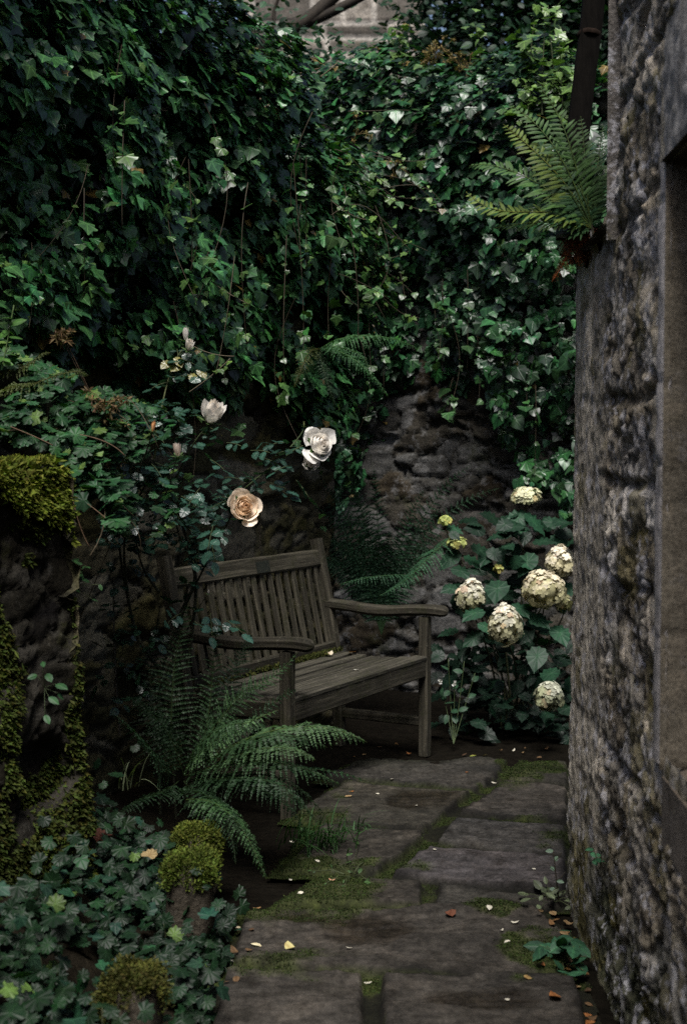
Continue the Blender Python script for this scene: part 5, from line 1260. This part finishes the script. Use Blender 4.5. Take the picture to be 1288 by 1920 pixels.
# moss in the joints and on the flags
g = Geo(); r = np.random.default_rng(91); X, Y, hP, bP, mP = PATH['X'], PATH['Y'], PATH['h'], PATH['best'], PATH['mossy']
pr = np.clip(mP.ravel(), 0, 1) ** 2 * (bP.ravel() < .03); pr = pr / pr.sum(); i = r.choice(pr.size, 42000, p=pr)
Pm = np.stack([X.ravel()[i] + r.normal(0, .004, 42000), Y.ravel()[i] + r.normal(0, .004, 42000), hP.ravel()[i]], -1)
fibres(g, Pm, np.tile(ZUP, (42000, 1)), .006, .0020, np.array([.022, .034, .008]) * np.clip(1 + .8 * fbm(Pm * 9, 3, 5), .4, 1.8)[:, None], r, .8)
tag(g.build("path_moss", M_MOSSF), "moss", "moss", kind="stuff")

def tuft(name, loc, label, blades, spread, hgt, col, seed, cat="grass", lean=(0, 0, 0)):
    e = empty(name, loc); g = Geo(); r = np.random.default_rng(seed)
    for k in range(blades):
        b = np.array(loc) + r.normal(0, spread, 3) * np.array([1, 1, 0]); d = r.normal(0, .45, 3) + np.array(lean); L = hgt * r.uniform(.5, 1.2)
        q = bez([b, b + ZUP * L * .6 + d * L * .25, b + ZUP * L * .55 + d * L * .8 - ZUP * L * .1], 7); sd_ = nrm(np.cross(q[-1] - q[0] + r.normal(0, .01, 3), ZUP)); w = .0026 * np.array([.8, 1, 1, .9, .7, .45, .1])
        V = np.stack([q - sd_ * w[:, None], q + sd_ * w[:, None]], 1).reshape(-1, 3); g.add(V, np.array([(2 * i, 2 * i + 1, 2 * i + 3, 2 * i + 2) for i in range(6)]), np.array(col) * r.uniform(.6, 1.4), .2)
    g.build("blades", M_FERN, e, world=mw(e)); return tag(e, label, cat)
tuft("grass_tuft", on_ground(585, 1585), "grassy green tuft at the left edge of the paving below the fern", 150, .06, .13, (.030, .075, .022), 3, lean=(.45, -.4, 0))
tuft("grass_tuft", on_ground(655, 1560), "thin sprawling grass on the flagstone right of the larger tuft", 40, .04, .07, (.03, .07, .025), 4, lean=(.5, -.3, 0))
tuft("grass_tuft", at(245, 1480, 4.2), "few pale grass blades in the dark behind the ground cover", 9, .02, .12, (.10, .12, .07), 6, lean=(.5, -.2, 0))

# weeds along the foot of the right wall
def weed(loc, label, n, spread, size, col, seed, tmpl=OVAL, hgt=.05):
    e = empty("weed", loc); g = Geo(); gs = Geo(); r = np.random.default_rng(seed)
    for k in range(n):
        p = np.array(loc) + r.normal(0, spread, 3) * np.array([1, 1.6, 0]) + ZUP * r.uniform(.1, 1) * hgt; M = frames(nrm(np.array([[-.1, -.4, .85]]) + r.normal(0, .3, (1, 3))), r.normal(0, 1, (1, 3)) + np.array([[-.3, -.4, 0]])) * size * r.uniform(.5, 1.3)
        g.instance(tmpl[0], tmpl[1], M, p[None], np.array([col]) * r.uniform(.6, 1.4), tmpl[2]); tube(gs, [np.array(loc) + (p - loc) * .2, (p + loc) / 2 + ZUP * .01, p], .0012, 3, (.04, .05, .02))
    g.build("foliage", M_LEAF, e, world=mw(e)); gs.build("stem", M_STEM, e, world=mw(e)); return tag(e, label, "weed")
weed(on_ground(1052, 1805), "broad-leaved weed among orange leaves at the foot of the right wall", 26, .035, .055, (.022, .066, .036), 11, hgt=.08)
weed(on_ground(1030, 1690), "pale straggly weed where the paving meets the right wall", 16, .05, .035, (.07, .085, .05), 12, hgt=.04)
weed(at(1120, 1620, 3.55), "tiny green seedling rooted in the face of the right wall", 10, .012, .022, (.02, .07, .035), 13, hgt=.03)
weed(on_ground(660, 1640), "small creeping weed in the mossy joint at the left of the paving", 18, .07, .02, (.03, .06, .02), 14, hgt=.02)
e = empty("twig_seedling", on_ground(1047, 1690)); g = Geo()
q = bez([on_ground(1047, 1690), at(1042, 1650, 4.1), at(1037, 1595, 4.1)], 12); tube(g, q, np.linspace(.003, .0012, 12), 5, (.03, .025, .015))
for i, a in ((3, -.6), (5, .5), (7, -.5), (9, .4)): tube(g, [q[i], q[i] + np.array([a * .03, -.005, .012]), q[i] + np.array([a * .05, -.01, .03])], .001, 4, (.03, .025, .015))
g.build("stem", M_STEM, e, world=mw(e)); g = Geo()
M = frames(nrm(np.array([[0, -.5, .8]]) + r.normal(0, .2, (5, 3))), r.normal(0, 1, (5, 3))) * .025; g.instance(OVAL[0], OVAL[1], M, q[[3, 5, 7, 9, 11]], np.array([[.08, .12, .09]] * 5), OVAL[2]); g.build("foliage", M_LEAF, e, world=mw(e))
tag(e, "thin upright twig seedling beside the right wall", "seedling")

# ------------------------------------------------------------------ fallen leaves and petals: each one a thing
def litter_mesh(tmpl, name, curl):
    tv, tf, ta = tmpl; g = Geo(); V = tv * np.array([1, 1, 1]); V = V - np.array([0, .5, 0]); V[:, :2] *= 1 + .22 * np.stack([vnoise(V * 4.1 + curl * 50, 3), vnoise(V * 4.7 + curl * 90, 5)], -1); V[:, 0] *= .7 + .6 * abs(math.sin(curl * 40)); V[:, 2] += 1.6 * curl * (V[:, 1] ** 2 + .6 * V[:, 0] * V[:, 1]) + .9 * curl * V[:, 0] ** 2 + .04
    g.add(V, tf, (1, 1, 1), ta); return g
def litter(px, py, size, colr, label, tmpl, group, name, z=None, rot=None, d=None):
    c = on_ground(px, py) if d is None else at(px, py, d)
    if d is None: c[2] = float(path_z(c[0], c[1])) + .005
    g = litter_mesh(tmpl, name, r.uniform(-.3, .9)); g.c = [np.array(colr) * r.uniform(.85, 1.15) * np.ones((len(g.v[0]), 3))]
    o = g.build(name, M_PETAL if 'petal' in name else M_DRY); o.location = tuple(c); o.scale = (size,) * 3
    o.rotation_euler = (r.uniform(-.25, .25), r.uniform(-.25, .25), r.uniform(0, 6.28) if rot is None else rot); return tag(o, label, "petal" if 'petal' in name else "leaf", group)
OR, TN, WHT, YW, BR = (.26, .105, .035), (.30, .21, .11), (.62, .58, .48), (.50, .44, .20), (.12, .045, .025)
for px, py, s, c_, lab in (
        (545, 1781, .034, YW, "pale yellow fallen leaf on the lower left flagstone"), (481, 1772, .036, (.68, .62, .42), "cream fallen leaf near the ground cover on the lower left flagstone"), (659, 1488, .022, OR, "small orange leaf on the damp flagstone beside the fern tip"),
        (652, 1502, .028, TN, "tan leaf just below the small orange one on the damp flagstone"), (875, 1451, .018, OR, "tiny orange leaf near the far end of the main joint"), (886, 1407, .034, (.40, .46, .10), "yellow-green leaf in the dark at the far end of the path"),
        (910, 1405, .026, TN, "tan leaf right of the yellow-green one at the far end of the path"), (767, 1404, .022, OR, "orange leaf on the dark ground under the bench edge"), (843, 1722, .032, BR, "red-brown curled leaf in the middle of the near flagstone"),
        (1038, 1892, .042, OR, "flat orange leaf at the bottom right of the path"), (1100, 1888, .036, OR, "upper of two orange leaves against the right wall foot"), (1098, 1906, .044, OR, "lower of two orange leaves against the right wall foot"),
        (1017, 1818, .022, OR, "small orange leaf left of the broad-leaved weed"), (1065, 1806, .028, (.45, .25, .09), "amber leaf lying in the broad-leaved weed"), (1062, 1752, .03, OR, "orange leaf against the wall foot above the weed"), (1083, 1838, .026, TN, "tan leaf below the broad-leaved weed"),
        (481, 1692, .036, (.36, .22, .10), "curled tan leaf at the mossy left edge of the paving"), (420, 1867, .026, (.40, .24, .08), "ochre leaf at the lower edge of the ground cover"), (624, 1653, .024, (.5, .28, .18), "pinkish leaf on the moss at the left of the paving"),
        (445, 1727, .035, (.55, .48, .34), "pale dry scrap beside the ground cover"), (990, 1848, .03, (.3, .2, .08), "brown leaf at the corner of the near flagstone")):
    litter(px, py, s, c_, lab, r.choice([0, 1]) and OVAL or leaf_fan([(0, 0, 1), (.3, .1, .4), (.42, .4, .3), (.26, .75, .3), (0, 1, 1)], .4, .3, .3), "fallen leaves on the path", "fallen_leaf")
for px, py in ((735, 1466), (768, 1471), (708, 1496), (962, 1398), (926, 1461), (917, 1715), (940, 1757), (963, 1739), (950, 1774), (655, 1780), (950, 1887), (437, 1792), (563, 1683), (545, 1640), (595, 1618), (425, 1703), (435, 1820), (547, 1572), (780, 1512), (690, 1830), (1000, 1640), (815, 1600)):
    litter(px, py, r.uniform(.014, .026), WHT, "small pale petal scattered on the paving", OVAL, "fallen petals on the paving", "fallen_petal")
for k in range(46):
    if k < 26: px, py = r.uniform(1015, 1110), r.uniform(1690, 1900); px = np.interp(py, [1690, 1760, 1830, 1900], [1035, 1062, 1085, 1105]) + r.normal(0, 14)
    else: px, py = r.uniform(600, 1050), r.uniform(1385, 1412) if k < 38 else r.uniform(1690, 1860)
    if k >= 38: px = np.interp(py, [1690, 1860], [470, 425]) + r.normal(0, 16)
    litter(px, py, r.uniform(.014, .032), np.array([(.10, .06, .03), (.14, .075, .03), (.06, .035, .02), (.18, .12, .06)][r.integers(0, 4)]), "small brown rotting leaf scrap gathered at the edge of the paving", OVAL, "leaf scraps at the edges of the path", "fallen_leaf")
def on_seat(u, v, s, c_, lab, nm="fallen_leaf"):
    p = np.array(mw(bench) @ Vector((u, -v, .436))); o = litter(0, 0, s, c_, lab, OVAL, None, nm, d=1.0); o.location = tuple(p); return o
on_seat(.42, .05, .05, (.5, .44, .34), "pale curled leaf on the bench seat against the back slats"); on_seat(.56, .10, .05, OR, "orange-brown leaf at the far end of the bench seat"); on_seat(.12, .36, .03, (.7, .68, .6), "small white petal on the front slats of the bench seat", "fallen_petal")
litter(187, 1562, .045, (.07, .022, .014), "rust-red dead leaf standing in the ground cover", PALM, None, "dead_leaf", d=3.9).rotation_euler = (1.2, 0, .3)
litter(285, 1597, .032, (.24, .18, .09), "straw-coloured dead leaf in the ground cover beside the mossy stones", PALM, None, "dead_leaf", d=3.85).rotation_euler = (1.0, 0, -.3)

# ------------------------------------------------------------------ trees and shrubs beyond the back wall
def tree(base, label, crown_c, crown_r, n, leaf, col, seed, trunk_r=.12, limbs=6, name="tree", extra=None, tmpl=OVAL):
    e = empty(name, base); W = mw(e); r = np.random.default_rng(seed); g = Geo(); gl = Geo()
    base, crown_c = np.array(base, float), np.array(crown_c, float); cr = np.array(crown_r, float)
    top = crown_c + ZUP * cr[2] * .5
    t = bez([base, base * .5 + crown_c * .5 + np.array([.1, .05, 0]), top], 18); tube(g, t, np.linspace(trunk_r, trunk_r * .25, 18), 8, (.03, .024, .017)); tips = []
    for k in range(limbs):
        q0 = t[r.integers(7, 16)]; d = nrm(r.normal(0, 1, 3) * np.array([1, 1, .5]) + ZUP * .3); tip = crown_c + d * cr * .8
        b = bez([q0, (q0 + tip) / 2 + ZUP * .1, tip], 10); tube(g, b, np.linspace(trunk_r * .4, .01, 10), 5, (.03, .024, .017)); tips += [b[5], b[8], b[9]]
    nc = max(10, n // 60); cl = crown_c + nrm(r.normal(0, 1, (nc, 3))) * r.uniform(.45, 1, (nc, 1)) ** .5 * cr
    k = r.integers(0, nc, n); P_ = cl[k] + r.normal(0, 1, (n, 3)) * cr * .19
    M = frames(jitter(np.tile([0, -.4, .8], (n, 1)), .5, r), r.normal(0, 1, (n, 3)) - ZUP * .4) * (leaf * r.uniform(.6, 1.4, n))[:, None, None]
    c = np.array(col) * (.6 + .8 * r.random((nc, 1)))[k] * r.uniform(.7, 1.3, (n, 1)) * np.ones((1, 3)); gl.instance(tmpl[0], tmpl[1], M, P_, c, tmpl[2])
    if extra is not None: extra(g, gl, r)
    g.build("trunk", M_BARK, e, world=W); gl.build("crown", M_LEAF, e, world=W); return tag(e, label, "tree")
def bough(g, gl, r):
    for pts, a, b in (([at(330, 185, 11), at(440, 120, 11), at(520, 70, 11), at(580, 35, 11), at(640, -20, 11)], .10, .05), ([at(560, 48, 11), at(610, 30, 11), at(660, 5, 11), at(740, -40, 11)], .05, .03), ([at(520, 68, 11), at(500, 20, 11.1), at(540, -30, 11)], .02, .01)):
        tube(g, bez(pts, 20), np.linspace(a, b, 20), 7, (.022, .017, .012))
tree((-1.7, 10.6, 0), "tree behind the left wall with a dark bough crossing in front of the stone building", (-2.0, 10.8, 5.0), (1.1, .9, 1.6), 16000, .075, (.016, .042, .022), 3, .16, 6, extra=bough)
tree((1.75, 11.5, 0), "dark evergreen tree filling the gap right of the distant stone building", (1.6, 11.5, 4.3), (1.05, .9, 2.2), 34000, .075, (.010, .030, .015), 4, .14, 7, "evergreen_tree", tmpl=OVAL)
tree((3.1, 12.5, 0), "dark evergreen tree mostly hidden behind the right wall", (2.7, 12.5, 4.6), (1.1, .9, 2.4), 24000, .08, (.012, .034, .017), 5, .14, 6, "evergreen_tree", tmpl=OVAL)
tree((-.55, 9.6, 0), "dark bushy shrub with brown twigs showing above the wall under the bough", (-.55, 9.5, 3.75), (.6, .5, .62), 3200, .06, (.014, .036, .018), 6, .04, 9, "shrub")
tree((.15, 9.4, 0), "small-leaved shrub hugging the wall top below the stone building", (.15, 9.2, 3.45), (.75, .45, .42), 2600, .05, (.022, .045, .020), 8, .03, 9, "shrub")
# twigs reaching out to the right from the ivy crest
e = empty("bare_twig", at(560, 170, 6.6)); g = Geo()
for q in ([(470, 215), (480, 130), (520, 100), (545, 92)], [(470, 215), (500, 150), (560, 136), (600, 128)], [(470, 215), (530, 182), (590, 160), (632, 118)]):
    tube(g, bez([at(x, y, 6.6) for x, y in q], 10), np.linspace(.005, .002, 10), 5, (.12, .085, .05))
g.build("stem", M_STEM, e, world=mw(e)); tag(e, "pale bare twigs sticking out of the ivy crest towards the right", "twig")
